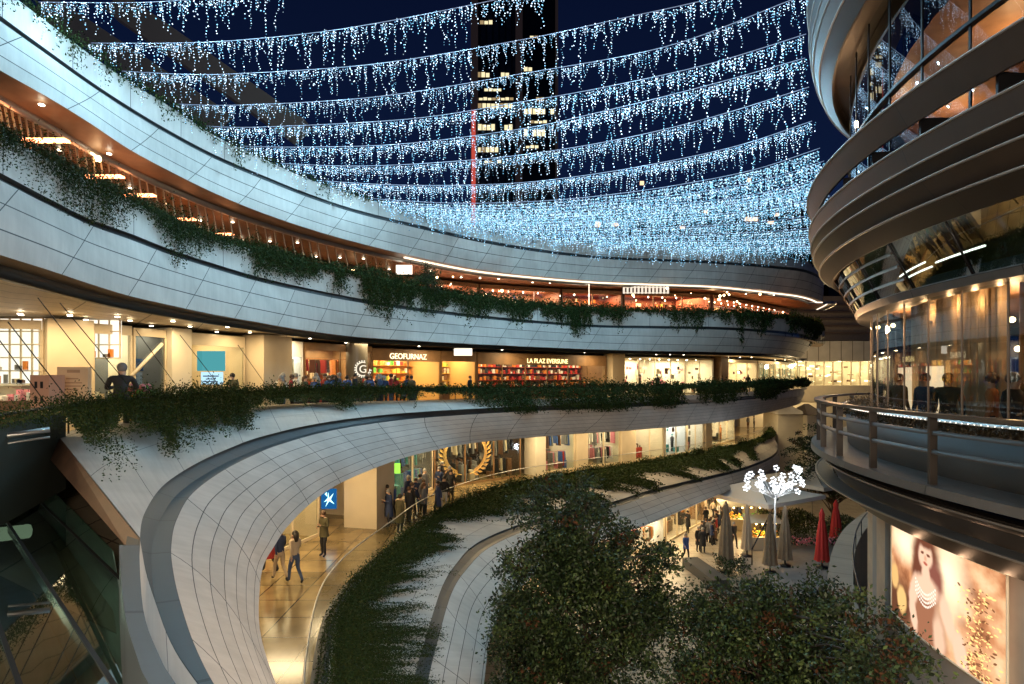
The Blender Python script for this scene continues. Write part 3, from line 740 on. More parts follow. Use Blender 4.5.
# ------------------------------------------------------------------ facade that closes the court at the far right
FB = empty('far_building', (55, 76, -10.2), 0, 'distant gallery wing closing the court between the two buildings', 'building')
def fb(o): o.parent = FB; o.matrix_parent_inverse = Matrix.Translation((-55, -76, 10.2)); return o
def fx(px, d): return (px - CX) * d / F
def fbox(name, px0, px1, y0, y1, d, dep, m):
    mb = MB(); mb.box(fx(px0, d), fx(px1, d), d, d + dep, zat(y1, d), zat(y0, d)); return fb(mb.build(name, m))
fbox('louvre_band', 790, 980, 296, 340.5, 76, 6, mat('taupe_band', (.20, .16, .13), .6, var=.1))
fbox('upper_wall', 790, 980, 341, 361, 74, 8, panel_mat('pos_clad', (.50, .46, .40), (.15, .13, .1), 1.4, 30, .05, .5, coord='P'))
fbox('cream_band', 760, 980, 385.5, 402, 73, 8, CREAM)
fbox('lower_wall', 740, 980, 402.5, 433, 80, 3, CREAML)
fbox('lower_wall', 740, 980, 433.2, 475, 82, 3, mat('dim_stone', (.25, .19, .13), .6, var=.3))
fbox('shop_window', 775, 980, 361.3, 385.2, 76.5, .1, GLASS)
fbox('back_wall', 775, 980, 361.3, 385.2, 80, .2, CREAML)
mb = MB(); random.seed(3)
for i in range(60):
    px = random.uniform(786, 872); yy = random.uniform(364, 382); mb.box(fx(px, 79), fx(px + random.uniform(.8, 5), 79), 79, 79.3, zat(yy + random.uniform(.6, 2), 79), zat(yy, 79), mi=random.randrange(3))
fb(mb.build('display', [emis('disp_a', (1, .85, .5), 3.0), mat('disp_b', (.12, .06, .03)), emis('disp_c', (1, .6, .25), 2.0)]))
mb = MB()
for px in range(788, 880, 9): mb.box(fx(px, 76.2), fx(px + .6, 76.2), 76.2, 76.4, zat(385.2, 76), zat(361.3, 76))
build_each(mb, 'mullion', CREAM, None, fb)
mb = MB()
for k in range(5): mb.box(fx(790, 75.8), fx(980, 75.8), 75.6, 75.95, zat(334 - k * 7, 75.8), zat(332 - k * 7, 75.8))
build_each(mb, 'louvre', BRONZE, None, fb)
for x in (800, 840, 870): p = PD(x, 366, 78); lamp('shop_lamp', p, 260, WARM, .3)
for x, y in ((835, 330), (850, 372), (790, 376)): p = PD(x, y, 68); lamp('wing_fill_lamp', p, 260, WARM, .1)  # lamps added in front of the far wing to brighten it, no fittings
for x in (775, 815): p = PD(x, 408, 77); lamp('wing_fill_lamp', p, 200, WARM, .3)
# roofs of small pavilions at the far end
def pavilion(px0, px1, ytop, ybot, d, m, label):
    a, b = fx(px0, d), fx(px1, d); c = (a + b) / 2; zb, zt = zat(ybot, d), zat(ytop, d)
    E = empty('pavilion', (c, d, -10.2), 0, label, 'pavilion'); hw = (b - a) / 2; h0 = zb + 10.2; h1 = zt + 10.2
    mb = MB(); mb.raw([(-hw, -2, h0), (hw, -2, h0), (hw, 3, h0), (-hw, 3, h0), (-hw * .25, .5, h1), (hw * .25, .5, h1)], [(0, 1, 5, 4), (1, 2, 5), (2, 3, 4, 5), (3, 0, 4), (3, 2, 1, 0)])
    mb.build('roof', m, E)
    mb = MB(); mb.box(-hw * .85, hw * .85, -1.6, 2.6, 0, h0 - .02); mb.build('wall', CREAML, E)
pavilion(770, 800, 404, 413, 72, mat('white_roof', (.75, .73, .68), .5), 'small pavilion with a pale roof at the far end of the court')
pavilion(799, 818, 404, 414, 71, mat('dark_slate_roof', (.06, .05, .05), .5), 'small pavilion with a dark roof at the far end of the court')
# ------------------------------------------------------------------ shop units
PAL = {k: mat('goods_' + k, c, .5) for k, c in dict(red=(.45, .04, .03), orange=(.65, .22, .04), yellow=(.7, .5, .08), white=(.75, .72, .66), cream=(.6, .5, .35), brown=(.16, .08, .04), black=(.02, .02, .022), blue=(.05, .12, .35), teal=(.05, .28, .3), green=(.1, .35, .06), pink=(.6, .2, .25), grey=(.2, .2, .2)).items()}
PK = list(PAL)
def shop(px0, px1, W, z0, z1, label, back=CREAML, goods='shelves', cols=('white', 'brown', 'red'), depth=3.2, fwd=0.0, energy=80, lc=WARM, sign=None, sign_col=(1, .8, .45), glass=True, frame=CREAM, fascia=.45, fmat=None, nm='shop', seed=0, dens=1.0, sidew=True):
    rnd = random.Random(seed + int(px0))
    a, b = isect(W, px0)[0], isect(W, px1)[0]
    t = Vector((b.x - a.x, b.y - a.y, 0)); w = t.length; ang = math.atan2(t.y, t.x); n = Vector((-t.y, t.x, 0)).normalized()
    if n.y < 0 and n.dot(a) < 0: pass
    E = empty(nm, (a.x, a.y, z0), ang, label, 'shop')
    h = z1 - z0; D0 = depth
    mb = MB()
    if sidew: mb.box(0, .1, .02, depth, 0, h); mb.box(w - .1, w, .02, depth, 0, h)
    mb.box(.1, w - .1, depth - .1, depth, 0, h); mb.build('wall', back, E)
    mb = MB(); mb.box(.1, w - .1, .05, depth - .1, h - .06, h - .02); mb.build('ceiling', back, E)
    f = fascia
    mb = MB()
    mb.box(0, w, -.06, .02, h - f, h); nb = max(1, round(w / 2.2))
    for i in range(nb + 1): x = min(w - .04, max(0.0, w * i / nb - .03)); mb.box(x, x + .07, -.05, .05, 0, h - f)
    mb.box(0, w, -.04, .04, 0, .12); mb.build('frame', fmat or frame, E)
    if glass: mb = MB(); mb.box(.05, w - .05, 0, .015, .1, h - f); mb.build('glass_pane', GLASS, E)
    ms = [PAL[c] for c in cols]
    mb = MB()
    if goods == 'shelves':
        for r in range(5):
            z = .35 + r * .52
            mb.box(.2, w - .2, depth - .5, depth - .1, z - .03, z, mi=0); x = .25
            while x < w - .35:
                ww = rnd.uniform(.06, .28); 
                if rnd.random() < .8 * dens: mb.box(x, x + ww, depth - .45, depth - .2, z, z + rnd.uniform(.1, .42), mi=rnd.randrange(len(ms)))
                x += ww + rnd.uniform(.01, .12)
        for k in range(max(1, int(w / 2.5))):
            x = rnd.uniform(.5, w - 1.2); mb.box(x, x + .9, 1.0, 1.6, 0, .85, mi=rnd.randrange(len(ms)))
            for j in range(5): mb.box(x + .05 + j * .17, x + .15 + j * .17, 1.1, 1.4, .85, .85 + rnd.uniform(.1, .35), mi=rnd.randrange(len(ms)))
    elif goods == 'clothes':
        for yo, zt in ((0, 1.25), (0, 2.55), (1.9, 1.3), (2.1, 2.6)):
            depth = D0 - yo; mb.tube([(.2, depth - .7, zt + .06), (w - .2, depth - .7, zt + .06)], .015, n=4)
            x = .25
            while x < w - .3:
                ww = rnd.uniform(.05, .12)
                if rnd.random() < (.85 * dens if yo == 0 else .5):
                    L_ = rnd.uniform(.6, 1.05); mi = rnd.randrange(len(ms))
                    mb.raw([(x, depth - .9, zt), (x + ww, depth - .9, zt), (x + ww * 1.1, depth - .95, zt - L_), (x - ww * .1, depth - .95, zt - L_), (x, depth - .5, zt), (x + ww, depth - .5, zt), (x + ww, depth - .5, zt - L_), (x, depth - .5, zt - L_)], [(0, 1, 2, 3), (5, 4, 7, 6), (4, 0, 3, 7), (1, 5, 6, 2), (4, 5, 1, 0)], mi)
                x += ww + rnd.uniform(.02, .1)
        depth = D0
        for k in range(max(1, int(w / 1.6))):   # mannequins in the window
            x = .6 + k * 1.6 + rnd.uniform(-.2, .2)
            if x > w - .4: break
            mi = rnd.randrange(len(ms)); mb.lathe([(.09, .1), (.13, .9), (.10, 1.05), (.17, 1.32), (.05, 1.45), (.04, 1.5)], c=(x, .7, 0), n=8, mi=mi); mb.ball((x, .7, 1.6), .09, mi=0, nu=6, nv=5)
        for k in range(int(w * 1.1 * dens)):
            x = rnd.uniform(.3, w - .6); mb.box(x, x + rnd.uniform(.15, .45), .3, .7, .12, rnd.uniform(.5, 1.5), mi=rnd.randrange(len(ms)))
            if rnd.random() < .5: mb.box(x, x + .3, .35, .4, 1.8, 2.4, mi=rnd.randrange(len(ms)))
    elif goods == 'bright':
        for k in range(int(w * 2.2 * dens)):
            x = rnd.uniform(.3, w - .5); z = rnd.choice([0, 0, 1.4, 1.9, 2.3]); yy = rnd.uniform(.25, 1.4)
            if z == 0: mb.box(x, x + rnd.uniform(.2, .5), yy, yy + .35, .12, rnd.uniform(.4, 1.2), mi=rnd.randrange(len(ms)))
            else: mb.box(x, x + rnd.uniform(.12, .5), yy, yy + .05, z, z + rnd.uniform(.2, .55), mi=rnd.randrange(len(ms))); mb.tube([(x + .1, yy + .02, z + .2), (x + .1, yy + .02, h - .07)], .008, n=3)
        for k in range(int(w * 1.4 * dens)):
            x = rnd.uniform(.4, w - .8); z = rnd.uniform(.6, 2.6); mb.box(x, x + rnd.uniform(.1, .5), depth - .25, depth - .12, z, z + rnd.uniform(.1, .6), mi=rnd.randrange(len(ms)))
        for k in range(max(1, int(w / 3))):
            x = rnd.uniform(.5, w - .6); mb.lathe([(.12, .1), (.14, .9), (.18, 1.3), (.05, 1.45)], c=(x, 1, 0), n=8, mi=rnd.randrange(len(ms))); mb.ball((x, 1, 1.58), .09, nu=6, nv=5)
    elif goods == 'restaurant':
        for k in range(int(w / 1.1)):
            x = .6 + k * 1.1; y = rnd.uniform(.6, 2.4)
            mb.lathe([(.0, .74), (.38, .74), (.38, .71), (.04, .7), (.04, 0), (.2, 0)], c=(x, y, 0), n=10, mi=0)
            mb.box(x - .2, x + .2, y + .5, y + .55, 0, 1.05, mi=1)
        for k in range(int(w * 3 * dens)):
            x = rnd.uniform(.2, w - .5); z = rnd.uniform(.8, 3.0); mb.box(x, x + rnd.uniform(.05, .6), depth - .3, depth - .12, z, z + rnd.uniform(.05, .3), mi=rnd.randrange(len(ms)))
    if mb.f: tag(mb.build('merchandise', ms, E), kind='stuff')
    mb = MB()      # spot bulbs
    for k in range(max(2, int(w / 1.3))):
        for yy in (.9, 2.1): mb.ball((.5 + k * 1.3 if .5 + k * 1.3 < w else w / 2, yy, h - .12), .05, nu=6, nv=4)
    build_each(mb, 'spotlight', emis('spot_warm', (1, .85, .6), 18, False), E)
    nl = max(1, round(w / 5))
    for k in range(nl):
        l = area('shop_ceiling_light', (w * (k + .5) / nl, 1.7, h - .2), energy * w / nl / 3.0 * SHOPK, min(w / nl * .8, 4), 2.0, lc, parent=E)
    if sign:
        text('sign_lettering', sign, min(f * 1.0, .5), emis('sign_' + sign[:4], sign_col, 2.2), E, (w / 2, -.1, h - f * .82), w * .85)
    return E
shop(-60, 42, W2, 0, 3.55, 'cream shop with white gridded windows at the far left of the second gallery', goods='shelves', cols=('white', 'cream', 'brown', 'pink'), energy=95, lc=WARM2, fascia=.3)
shop(92, 131, W2, 0, 3.55, 'shop with a bright white display window behind the leaning man', goods='shelves', cols=('white', 'white', 'brown', 'cream'), energy=120, lc=WARM2, fascia=.35)
shop(133, 165, W2, 0, 3.5, 'narrow glass shopfront with a diagonal strut, left of the blue screen', goods='bright', cols=('teal', 'grey', 'blue'), back=mat('dark_grey_wall', (.12, .13, .14)), energy=50, lc=WARM2, fascia=.3)
shop(188, 244, W2, 0, 3.5, 'cafe front with a pale blue menu screen', goods='restaurant', cols=('brown', 'red', 'teal', 'orange', 'cream'), back=CREAM, energy=55, fascia=.5)
shop(276, 302, W2, 0, 3.5, 'white shop right of the thick cream column', goods='clothes', cols=('black', 'brown', 'white', 'grey'), back=mat('white_wall', (.8, .8, .78)), energy=130, lc=(1, .92, .8), fascia=.8, fmat=mat('white_wall', (.8, .8, .78)))
shop(304, 371, W2, 0, 3.5, 'amber brown shop behind the round dark column', goods='clothes', cols=('orange', 'cream', 'brown', 'red'), back=BROWNW, energy=110, fascia=.4, fmat=BROWNW)
shop(372, 440, W2, 0, 3.4, 'amber shop with the gold GEOFURNAZ sign', goods='shelves', cols=('orange', 'red', 'yellow', 'green', 'white'), back=mat('amber_wall', (.6, .35, .12)), energy=120, sign='GEOFURNAZ', fascia=.75, fmat=BROWNW)
shop(441, 476, W2, 0, 3.4, 'narrow amber shop under the hanging white sign', goods='shelves', cols=('yellow', 'cream', 'green', 'brown'), back=mat('amber_wall', (.6, .35, .12)), energy=120, fascia=.7, fmat=BROWNW)
shop(477, 606, W2, 0, 3.4, 'wide brown shop with the gold LA PLAZ EVERSUNE sign', goods='shelves', cols=('red', 'brown', 'orange', 'white', 'black'), back=BROWNW, energy=60, sign='LA PLAZ EVERSUNE', sign_col=(1, .75, .3), fascia=.85, fmat=BROWNW, dens=1.2)
shop(622, 713, W2, 0, 3.4, 'brightest cream shopfront of the second gallery', goods='bright', cols=('cream', 'white', 'brown', 'pink'), back=CREAML, energy=120, lc=WARM2, fascia=.15, fmat=CREAML)
shop(725, 757, W2, 0, 3.4, 'small cream shop right of the brown pier on the second gallery', goods='bright', cols=('cream', 'brown', 'pink'), back=CREAML, energy=110, fascia=.3)
shop(758, 800, W2, 0, 3.4, 'darker glass shopfront at the far right end of the second gallery', goods='clothes', cols=('black', 'teal', 'white', 'cream'), back=mat('dark_grey_wall', (.12, .13, .14)), energy=60, fascia=.3)
# restaurant gallery
REDW = mat('dark_red_brown_wall', (.24, .07, .04), .5, var=.2)
ORG = (1, .50, .22)
for x0, x1, lab, bk, e, lc, cols in ((-80, 60, 'hidden dark restaurant at the far left of the upper gallery', BROWNW, 40, ORG, ('brown', 'orange', 'black')), (62, 185, 'restaurant with an orange bar behind the slanted mullions', BROWNW, 70, ORG, ('orange', 'brown', 'red', 'white')),
        (187, 300, 'dim restaurant right of the orange bar on the upper gallery', BROWNW, 60, ORG, ('brown', 'orange', 'black', 'white')), (302, 398, 'timber restaurant left of the hanging white box sign', BROWNW, 70, ORG, ('orange', 'brown', 'black', 'cream')),
        (400, 478, 'pink lit restaurant behind the small ledge bush', mat('salmon_wall', (.48, .27, .15), .6, var=.1), 150, (1, .55, .4), ('white', 'pink', 'orange', 'cream')), (480, 560, 'salmon restaurant in the middle of the upper gallery', mat('salmon_wall', (.48, .27, .15), .6, var=.1), 130, (1, .58, .4), ('white', 'orange', 'brown', 'blue')),
        (562, 622, 'dark red restaurant with a round white globe lamp', REDW, 80, ORG, ('white', 'brown', 'orange', 'grey')), (624, 710, 'dark red restaurant under the gridded ceiling light', REDW, 90, ORG, ('white', 'orange', 'yellow', 'brown')),
        (713, 790, 'restaurant at the far right end of the upper gallery', REDW, 150, ORG, ('white', 'orange', 'red', 'cream'))):
    shop(x0, x1, W3, 5.1, 8.55, lab, goods='restaurant', cols=cols, back=bk, energy=e * (2.4 if x0 >= 400 else 1.5), lc=lc, fascia=.3, fmat=BROWNW, depth=3.5, dens=1.8, nm='restaurant')['category'] = 'restaurant'
# lamps and boards of the restaurant gallery
mb = MB(); random.seed(11)
def inz(W, px, z, fwd): p = isect(W, px)[0]; q = p.normalized(); return Vector((p.x, p.y, z)) - Vector((q.x, q.y, 0)) * fwd
for px in list(range(30, 396, 17)) + sorted(random.sample(range(405, 790), 34)):
    p = inz(W3, px, random.uniform(6.9, 8.45), random.uniform(.2, 4.5)); mb.ball(p, random.uniform(.03, .12), nu=6, nv=4)
build_each(mb, 'pendant_lamp', emis('pendant_glow', (1, .62, .3), 12, False), None, mall)
mb = MB()
for px, w_, f_ in ((45, 1.2, 3.4), (100, 1.4, 3.0), (137, 1.2, 3.2), (186, .7, 3.2), (225, .7, 3)):
    p = inz(W3, px, 7.9, f_ + 1.5); mb.box(p.x - w_ / 2, p.x + w_ / 2, p.y - .12, p.y + .12, p.z, p.z + .05)
build_each(mb, 'strip_heater', emis('heater', (1, .32, .12), 9), None, mall)
mb = MB(); p = inz(W3, 645, 8.02, 3.0)
hwx = 22 * p.y / F
for i in range(13): x = p.x - hwx + 2 * hwx * i / 12; mb.box(x, x + hwx * .09, p.y, p.y + .06, p.z, p.z + .55)
for z in (0, .42): mb.box(p.x - hwx, p.x + hwx, p.y - .02, p.y + .04, p.z + z + .03, p.z + z + .08)
tag(mb.build('ceiling_light', emis('grid_light', (1, .85, .68), .8)), 'gridded warm white ceiling light hanging over the upper gallery', 'ceiling light')
mb = MB(); p = inz(W3, 589, 6.6, 3.0); mb.ball(p, .28, nu=14, nv=10); mb.tube([p + Vector((0, 0, .25)), Vector((p.x, p.y, 8.6))], .01, n=4)
tag(mb.build('globe_lamp', emis('globe', (1, .85, .65), 6)), 'round white globe lamp hanging in the upper gallery', 'lamp')
for px, ylo, yhi, txt, lab in ((404, 274, 265, '', 'small blank white box sign hanging in the upper gallery'), (463, 355.5, 348.5, '', 'small blank white sign board hanging in the second gallery')):
    W = W3 if px == 404 else W2
    p = isect(bA.B if px == 404 else bB.B, px)[0]; d = p.y + 1.4
    a = PD(px - (8 if px == 404 else 9), ylo, d); b = PD(px + (8 if px == 404 else 9), yhi, d)
    E = empty('hanging_sign', (a.x, d, a.z), 0, lab, 'sign')
    mb = MB(); mb.box(0, b.x - a.x, 0, .12, 0, b.z - a.z); mb.build('board', emis('board_glow', (1, .86, .68), 1.6), E)
    mb = MB(); zc = (8.6 if px == 404 else 3.6) - a.z
    for x in (.1, b.x - a.x - .1): mb.tube([(x, .06, b.z - a.z), (x, .06, zc)], .012, n=4)
    build_each(mb, 'hanger', DARKM, E)
# lit bar counters left part of the upper gallery
mb = MB()
for px0, px1, f_ in ((78, 140, 3.6), (150, 196, 3.4), (300, 335, 3.2)):
    a = inz(W3, px0, 6.3, f_); b = inz(W3, px1, 6.3, f_)
    mb.raw([(a.x, a.y, 5.12), (b.x, b.y, 5.12), (b.x, b.y, 6.35 + .6), (a.x, a.y, 6.95), (a.x, a.y + .6, 5.12), (b.x, b.y + .6, 5.12), (b.x, b.y + .6, 6.95), (a.x, a.y + .6, 6.95)], [(0, 1, 2, 3), (1, 5, 6, 2), (4, 0, 3, 7), (5, 4, 7, 6), (3, 2, 6, 7)])
build_each(mb, 'bar_counter', mat('honey_wood', (.55, .36, .2), .45, var=.2), None, mall)
# first gallery
WH = mat('white_wall', (.8, .8, .78))
shop(262, 318, W1, -5.1, -1.5, 'glass shopfront beside the blue poster', goods='bright', cols=('green', 'grey', 'red'), back=CREAM, energy=50, fascia=.3)
shop(358, 388, W1, -5.1, -1.5, 'bright shop right of the big cream pier', goods='clothes', cols=('brown', 'cream', 'orange', 'black'), back=CREAM, energy=90, fascia=.3)
shop(390, 432, W1, -5.1, -1.5, 'dark shop under the green sign', goods='clothes', cols=('black', 'blue', 'grey', 'teal'), back=mat('dark_grey_wall', (.12, .13, .14)), energy=80, fascia=.4)
s = shop(434, 520, W1, -5.1, -1.5, 'dark window with the large gold laurel wreath', goods='clothes', cols=('black', 'brown', 'grey', 'cream', 'black'), back=mat('dark_brown_wall', (.09, .06, .04)), energy=45, fascia=.3, fmat=BROWNW)
shop(542, 574, W1, -5.1, -1.5, 'clothes shop with red and blue garments on the first gallery', goods='clothes', cols=('red', 'blue', 'grey', 'pink', 'brown'), back=CREAML, energy=60, lc=WARM2, fascia=.2, dens=1.2)
shop(587, 619, W1, -5.1, -1.5, 'clothes shop with black and white garments on the first gallery', goods='clothes', cols=('white', 'black', 'grey', 'pink'), back=CREAML, energy=60, lc=WARM2, fascia=.2, dens=1.2)
shop(635, 663, W1, -5.1, -1.5, 'shop with pink displays on the first gallery', goods='shelves', cols=('pink', 'white', 'red', 'brown', 'black'), back=CREAML, energy=75, lc=WARM2, fascia=.1)
shop(665, 686, W1, -5.1, -1.5, 'shop with a pale blue display on the first gallery', goods='bright', cols=('teal', 'white', 'brown', 'black'), back=WH, energy=85, lc=(1, .95, .85), fascia=.1)
shop(687, 703, W1, -5.1, -1.5, 'bright shop left of the last column on the first gallery', goods='bright', cols=('pink', 'white', 'brown', 'black'), back=WH, energy=85, lc=WARM2, fascia=.1)
shop(711, 734, W1, -5.1, -1.5, 'cream shop at the far right end of the first gallery', goods='bright', cols=('orange', 'white', 'brown', 'black'), back=CREAML, energy=85, lc=WARM2, fascia=.1)
# ground level shops behind the lowest band
shop(505, 600, W0, -10.2, -6.8, 'ground floor shop hidden behind the tallest tree', goods='clothes', cols=('red', 'brown', 'white'), back=CREAML, energy=90, fascia=.2)
shop(602, 664, W0, -10.2, -6.8, 'bright white ground floor shop beside the treetop', goods='clothes', cols=('red', 'brown', 'white', 'orange'), back=WH, energy=150, lc=WARM2, fascia=.2)
shop(666, 705, W0, -10.2, -6.8, 'amber ground floor shop behind the crowd', goods='shelves', cols=('orange', 'brown', 'black'), back=BROWNW, energy=140, fascia=.3)
shop(706, 740, W0, -10.2, -6.8, 'far amber ground floor shop behind the parasols', goods='shelves', cols=('orange', 'yellow', 'black'), back=BROWNW, energy=140, fascia=.3)
# details on shops -----------------------------------------------------------
# laurel wreath
a = isect(W1, 443)[0]; b = isect(W1, 488)[0]
LW = empty('laurel_wreath', ((a.x + b.x) / 2, (a.y + b.y) / 2 - .35, -3.4), math.atan2(b.y - a.y, b.x - a.x), 'large golden laurel wreath emblem on the dark shop window', 'emblem')
R_ = (b - a).length * .5; mb = MB(); n0 = 13
for sgn in (-1, 1):
    stem_ = []
    for i in range(n0 + 1):
        t = i / n0; an = math.radians(-80 + 135 * t); x = sgn * R_ * math.cos(an) * .95; z = 1.35 * math.sin(an) * 1.0 + .25; stem_.append(Vector((x, 0, z)))
    mb.tube(stem_, .03, n=5)
    for i in range(1, n0 + 1):
        t = (stem_[i] - stem_[i - 1]).normalized(); nrm = Vector((-t.z, 0, t.x))
        for s2 in (-1, 1):
            d = (t + nrm * s2 * .75).normalized(); p = stem_[i]; L_ = .48 if i < n0 else .3; q = d.cross(Vector((0, 1, 0)))
            mb.raw([p, p + d * L_ * .5 + q * .09 + Vector((0, -.04, 0)), p + d * L_, p + d * L_ * .5 - q * .09 + Vector((0, -.04, 0)), p + d * L_ * .5 + Vector((0, .04, 0))], [(0, 1, 2, 4), (0, 4, 2, 3), (0, 3, 2, 1)])
mb.build('leaves', mat('gold', (.75, .48, .14), .35, metal=.7, emit=(1, .6, .2), es=.14), LW)
# round G emblem on the dark column
c = isect(W2, 362)[0] - Vector((0, 1.2, 0)); dirn = Vector((-c.x, -c.y, 0)).normalized()
g0 = PD(363, 369, (c + dirn * .75).y)
GE = empty('round_emblem', tuple(g0), math.atan2(-dirn.x * -1, dirn.y * -1) * 0, 'pale round laurel emblem with the letter G on the dark column', 'emblem'); GE.scale = (.62, .62, .62)
mb = MB(); mb.tube([(.62 * math.cos(t), 0, .62 * math.sin(t)) for t in [math.radians(70 + 290 * i / 20) for i in range(21)]], .05, n=5)
for i in range(16):
    t = math.radians(80 + 270 * i / 15); mb.ball((.74 * math.cos(t), 0, .74 * math.sin(t)), .07, nu=5, nv=4)
mb.build('wreath', emis('emblem_white', (1, .9, .7), .9), GE)
text('letter', 'G', 1.0, emis('emblem_white', (1, .9, .7), .9), GE, (0, 0, -.34), extrude=.02)
# green sign, blue poster, menu screen, kiosk
def flatbox(name, px0, px1, y0, y1, d, dep, m, label, cat, mid=None, midm=None):
    a, b = PD(px0, y1, d), PD(px1, y0, d); E = empty(name, tuple(a), 0, label, cat)
    mb = MB(); mb.box(0, b.x - a.x, 0, dep, 0, b.z - a.z); mb.build('panel', m, E)
    if mid:
        mb = MB(); W_, H_ = b.x - a.x, b.z - a.z
        for poly in mid: mb.face([(W_ * u, -.012, H_ * v) for u, v in poly])
        mb.build('print', midm, E)
    return E
d1 = isect(W1, 390)[0].y
flatbox('shop_sign', 385, 400, 463.5, 473.5, d1 - 1.2, .1, emis('green_sign', (.35, .9, .08), 1.1), 'bright green sign board above the dark clothes shop', 'sign')
flatbox('poster', 321, 336, 489, 509, 26.4, .12, emis('blue_poster', (.01, .10, .28), .9), 'blue lit poster beside the big cream pier', 'poster',
        mid=[[(.2, .35), (.45, .55), (.5, .85), (.55, .55), (.85, .8), (.65, .48), (.9, .25), (.55, .4), (.3, .1), (.45, .42)], [(.25, .75), (.4, .85), (.42, .62)]], midm=emis('poster_flare', (.45, .95, 1), 2.0))
d2 = isect(W2, 212)[0].y
flatbox('menu_screen', 201, 222, 372, 384.5, d2 - 2.6, .1, emis('menu_glow', (.5, .8, 1), .9), 'pale blue menu screen in front of the cafe', 'screen',
        mid=[[(.1, .62), (.85, .62), (.85, .72), (.1, .72)], [(.25, .4), (.7, .4), (.7, .48), (.25, .48)], [(.1, .2), (.8, .2), (.8, .28), (.1, .28)]], midm=PAL['blue'])
flatbox('screen', 197, 224, 351, 371, d2 - .5, .12, emis('teal_glow', (.08, .35, .38), .8), 'teal screen above the pale blue menu', 'screen')
flatbox('notice_board', 57, 88, 367, 408, isect(W2, 70)[0].y - 2.6, .15, mat('cream_board', (.72, .6, .45), .6), 'free standing cream notice board beside the near column', 'board',
        mid=[[(.33, .86), (.75, .86), (.75, .93), (.33, .93)], [(.3, .70), (.7, .70), (.7, .73), (.3, .73)], [(.2, .60), (.82, .60), (.82, .63), (.2, .63)], [(.2, .52), (.78, .52), (.78, .55), (.2, .55)], [(.25, .44), (.7, .44), (.7, .47), (.25, .47)]], midm=mat('faded_print', (.45, .33, .24), .6))
flatbox('display_plinth', 30, 49, 375, 408, isect(W2, 40)[0].y - 3.2, .6, mat('pink_plinth', (.62, .38, .3), .6), 'pale pink display plinth with dark openings at the near shop', 'plinth',
        mid=[[(.25, .6), (.4, .6), (.4, .8), (.25, .8)], [(.55, .6), (.7, .6), (.7, .8), (.55, .8)], [(.25, .15), (.4, .15), (.4, .35), (.25, .35)], [(.55, .15), (.7, .15), (.7, .35), (.55, .35)]], midm=PAL['black'])
# diagonal strut, yellow tub
a = isect(W2, 135)[0]; b = isect(W2, 165)[0]
mb = MB(); mb.tube([(a.x, a.y - .2, zat(376, a.y)), (b.x, b.y - .2, zat(344, b.y))], .07, n=6)
mb.build('strut', CREAML, None); o = bpy.data.objects['strut']; mall(o)
d = isect(Ctop, 138)[0].y + 1.6; p = PD(139, 404, d)
FP = empty('fruit_tub', (p.x, p.y, 0.0), 0, 'yellow tub heaped with bright green and orange toys by the railing', 'tub')
mb = MB(); mb.lathe([(0, 0), (.3, 0), (.42, 1.0), (.45, 1.15), (.40, 1.15), (.36, 1.0), (0, .95)], n=18); mb.build('tub', mat('yellow_tub', (.75, .42, .04), .4), FP)
mb = MB(); rnd = random.Random(2)
for k in range(26): mb.ball((rnd.uniform(-.3, .3), rnd.uniform(-.3, .3), 1.15 + rnd.uniform(0, .25)), rnd.uniform(.06, .12), mi=rnd.randrange(3), nu=6, nv=5)
tag(mb.build('contents', [PAL['green'], PAL['orange'], PAL['pink']], FP), kind='stuff')
# litter bin and bench ends on the first gallery
p = P(363, 524, -5.1); mb = MB(); mb.box(-.55, .55, -.3, .3, 0, 1.0); mb.box(-.6, .6, -.35, .35, 1.0, 1.06)
for i in range(9): mb.box(-.5 + i * .12, -.46 + i * .12, -.32, -.30, .1, .9)
o = mb.build('metal_bin', STEEL); o.location = p; tag(o, 'ribbed grey metal bin right of the big cream pier', 'bin')
# escalator behind the walking couple
a, b = P(306, 533, -5.1), P(288, 523, -5.1)
ES = empty('escalator', (a.x - 1.0, a.y + 1.0, -5.1), math.radians(25), 'escalator with glass sides rising behind the walking couple', 'escalator')
mb = MB()
for i in range(14): mb.box(-i * .42, -i * .42 + .42, -.5, .5, -.1, i * .25 + .05)
mb.build('steps', STEEL, ES)
for s_ in (-.62, .62):
    mb = MB(); mb.raw([(.6, s_, .1), (-5.8, s_, 3.6), (-5.8, s_, 4.5), (.6, s_, 1.0)], [(0, 1, 2, 3)]); mb.build('glass_pane', GLASS, ES)
    mb = MB(); mb.tube([(.7, s_, .95), (.5, s_, 1.03), (-5.8, s_, 4.5)], .05, n=6); mb.build('handrail', CREAML, ES)
# walkway downlights (real lamps) for galleries and court
def downs(W, z, xs, e, col, fwd, name='downlight'):
    mb = MB()
    for x in xs:
        p = inz(W, x, z, fwd); l = area('downlight', (p.x, p.y, z - .06), e * (p.y / 30) ** .7, 1.6, 1.0, col)
        for k in (-1, 0, 1): mb.lathe([(0, 0), (.07, 0), (.07, .02)], c=(p.x + k * 1.3, p.y + .3 * k, z - .012), n=8)
    build_each(mb, name, emis('downlight_glow', (1, .86, .62), 12, False), None, mall)
downs(W2, 3.6, (-60, 20, 70, 130, 190, 250, 310, 370, 440, 520, 600, 670, 740, 785), 75, WARM, 2.0)
downs(W1, -1.48, (240, 285, 330, 372, 410, 450, 495, 535, 575, 615, 655, 695, 730, 755), 120, WARM, 2.2)
downs(W3, 8.6, (-20, 60, 130, 200, 270, 340, 410, 480, 550, 620, 690, 760), 15, ORG, 2.5)
downs(W0, -6.8, (560, 620, 670, 710, 740), 160, WARM, 2.0)
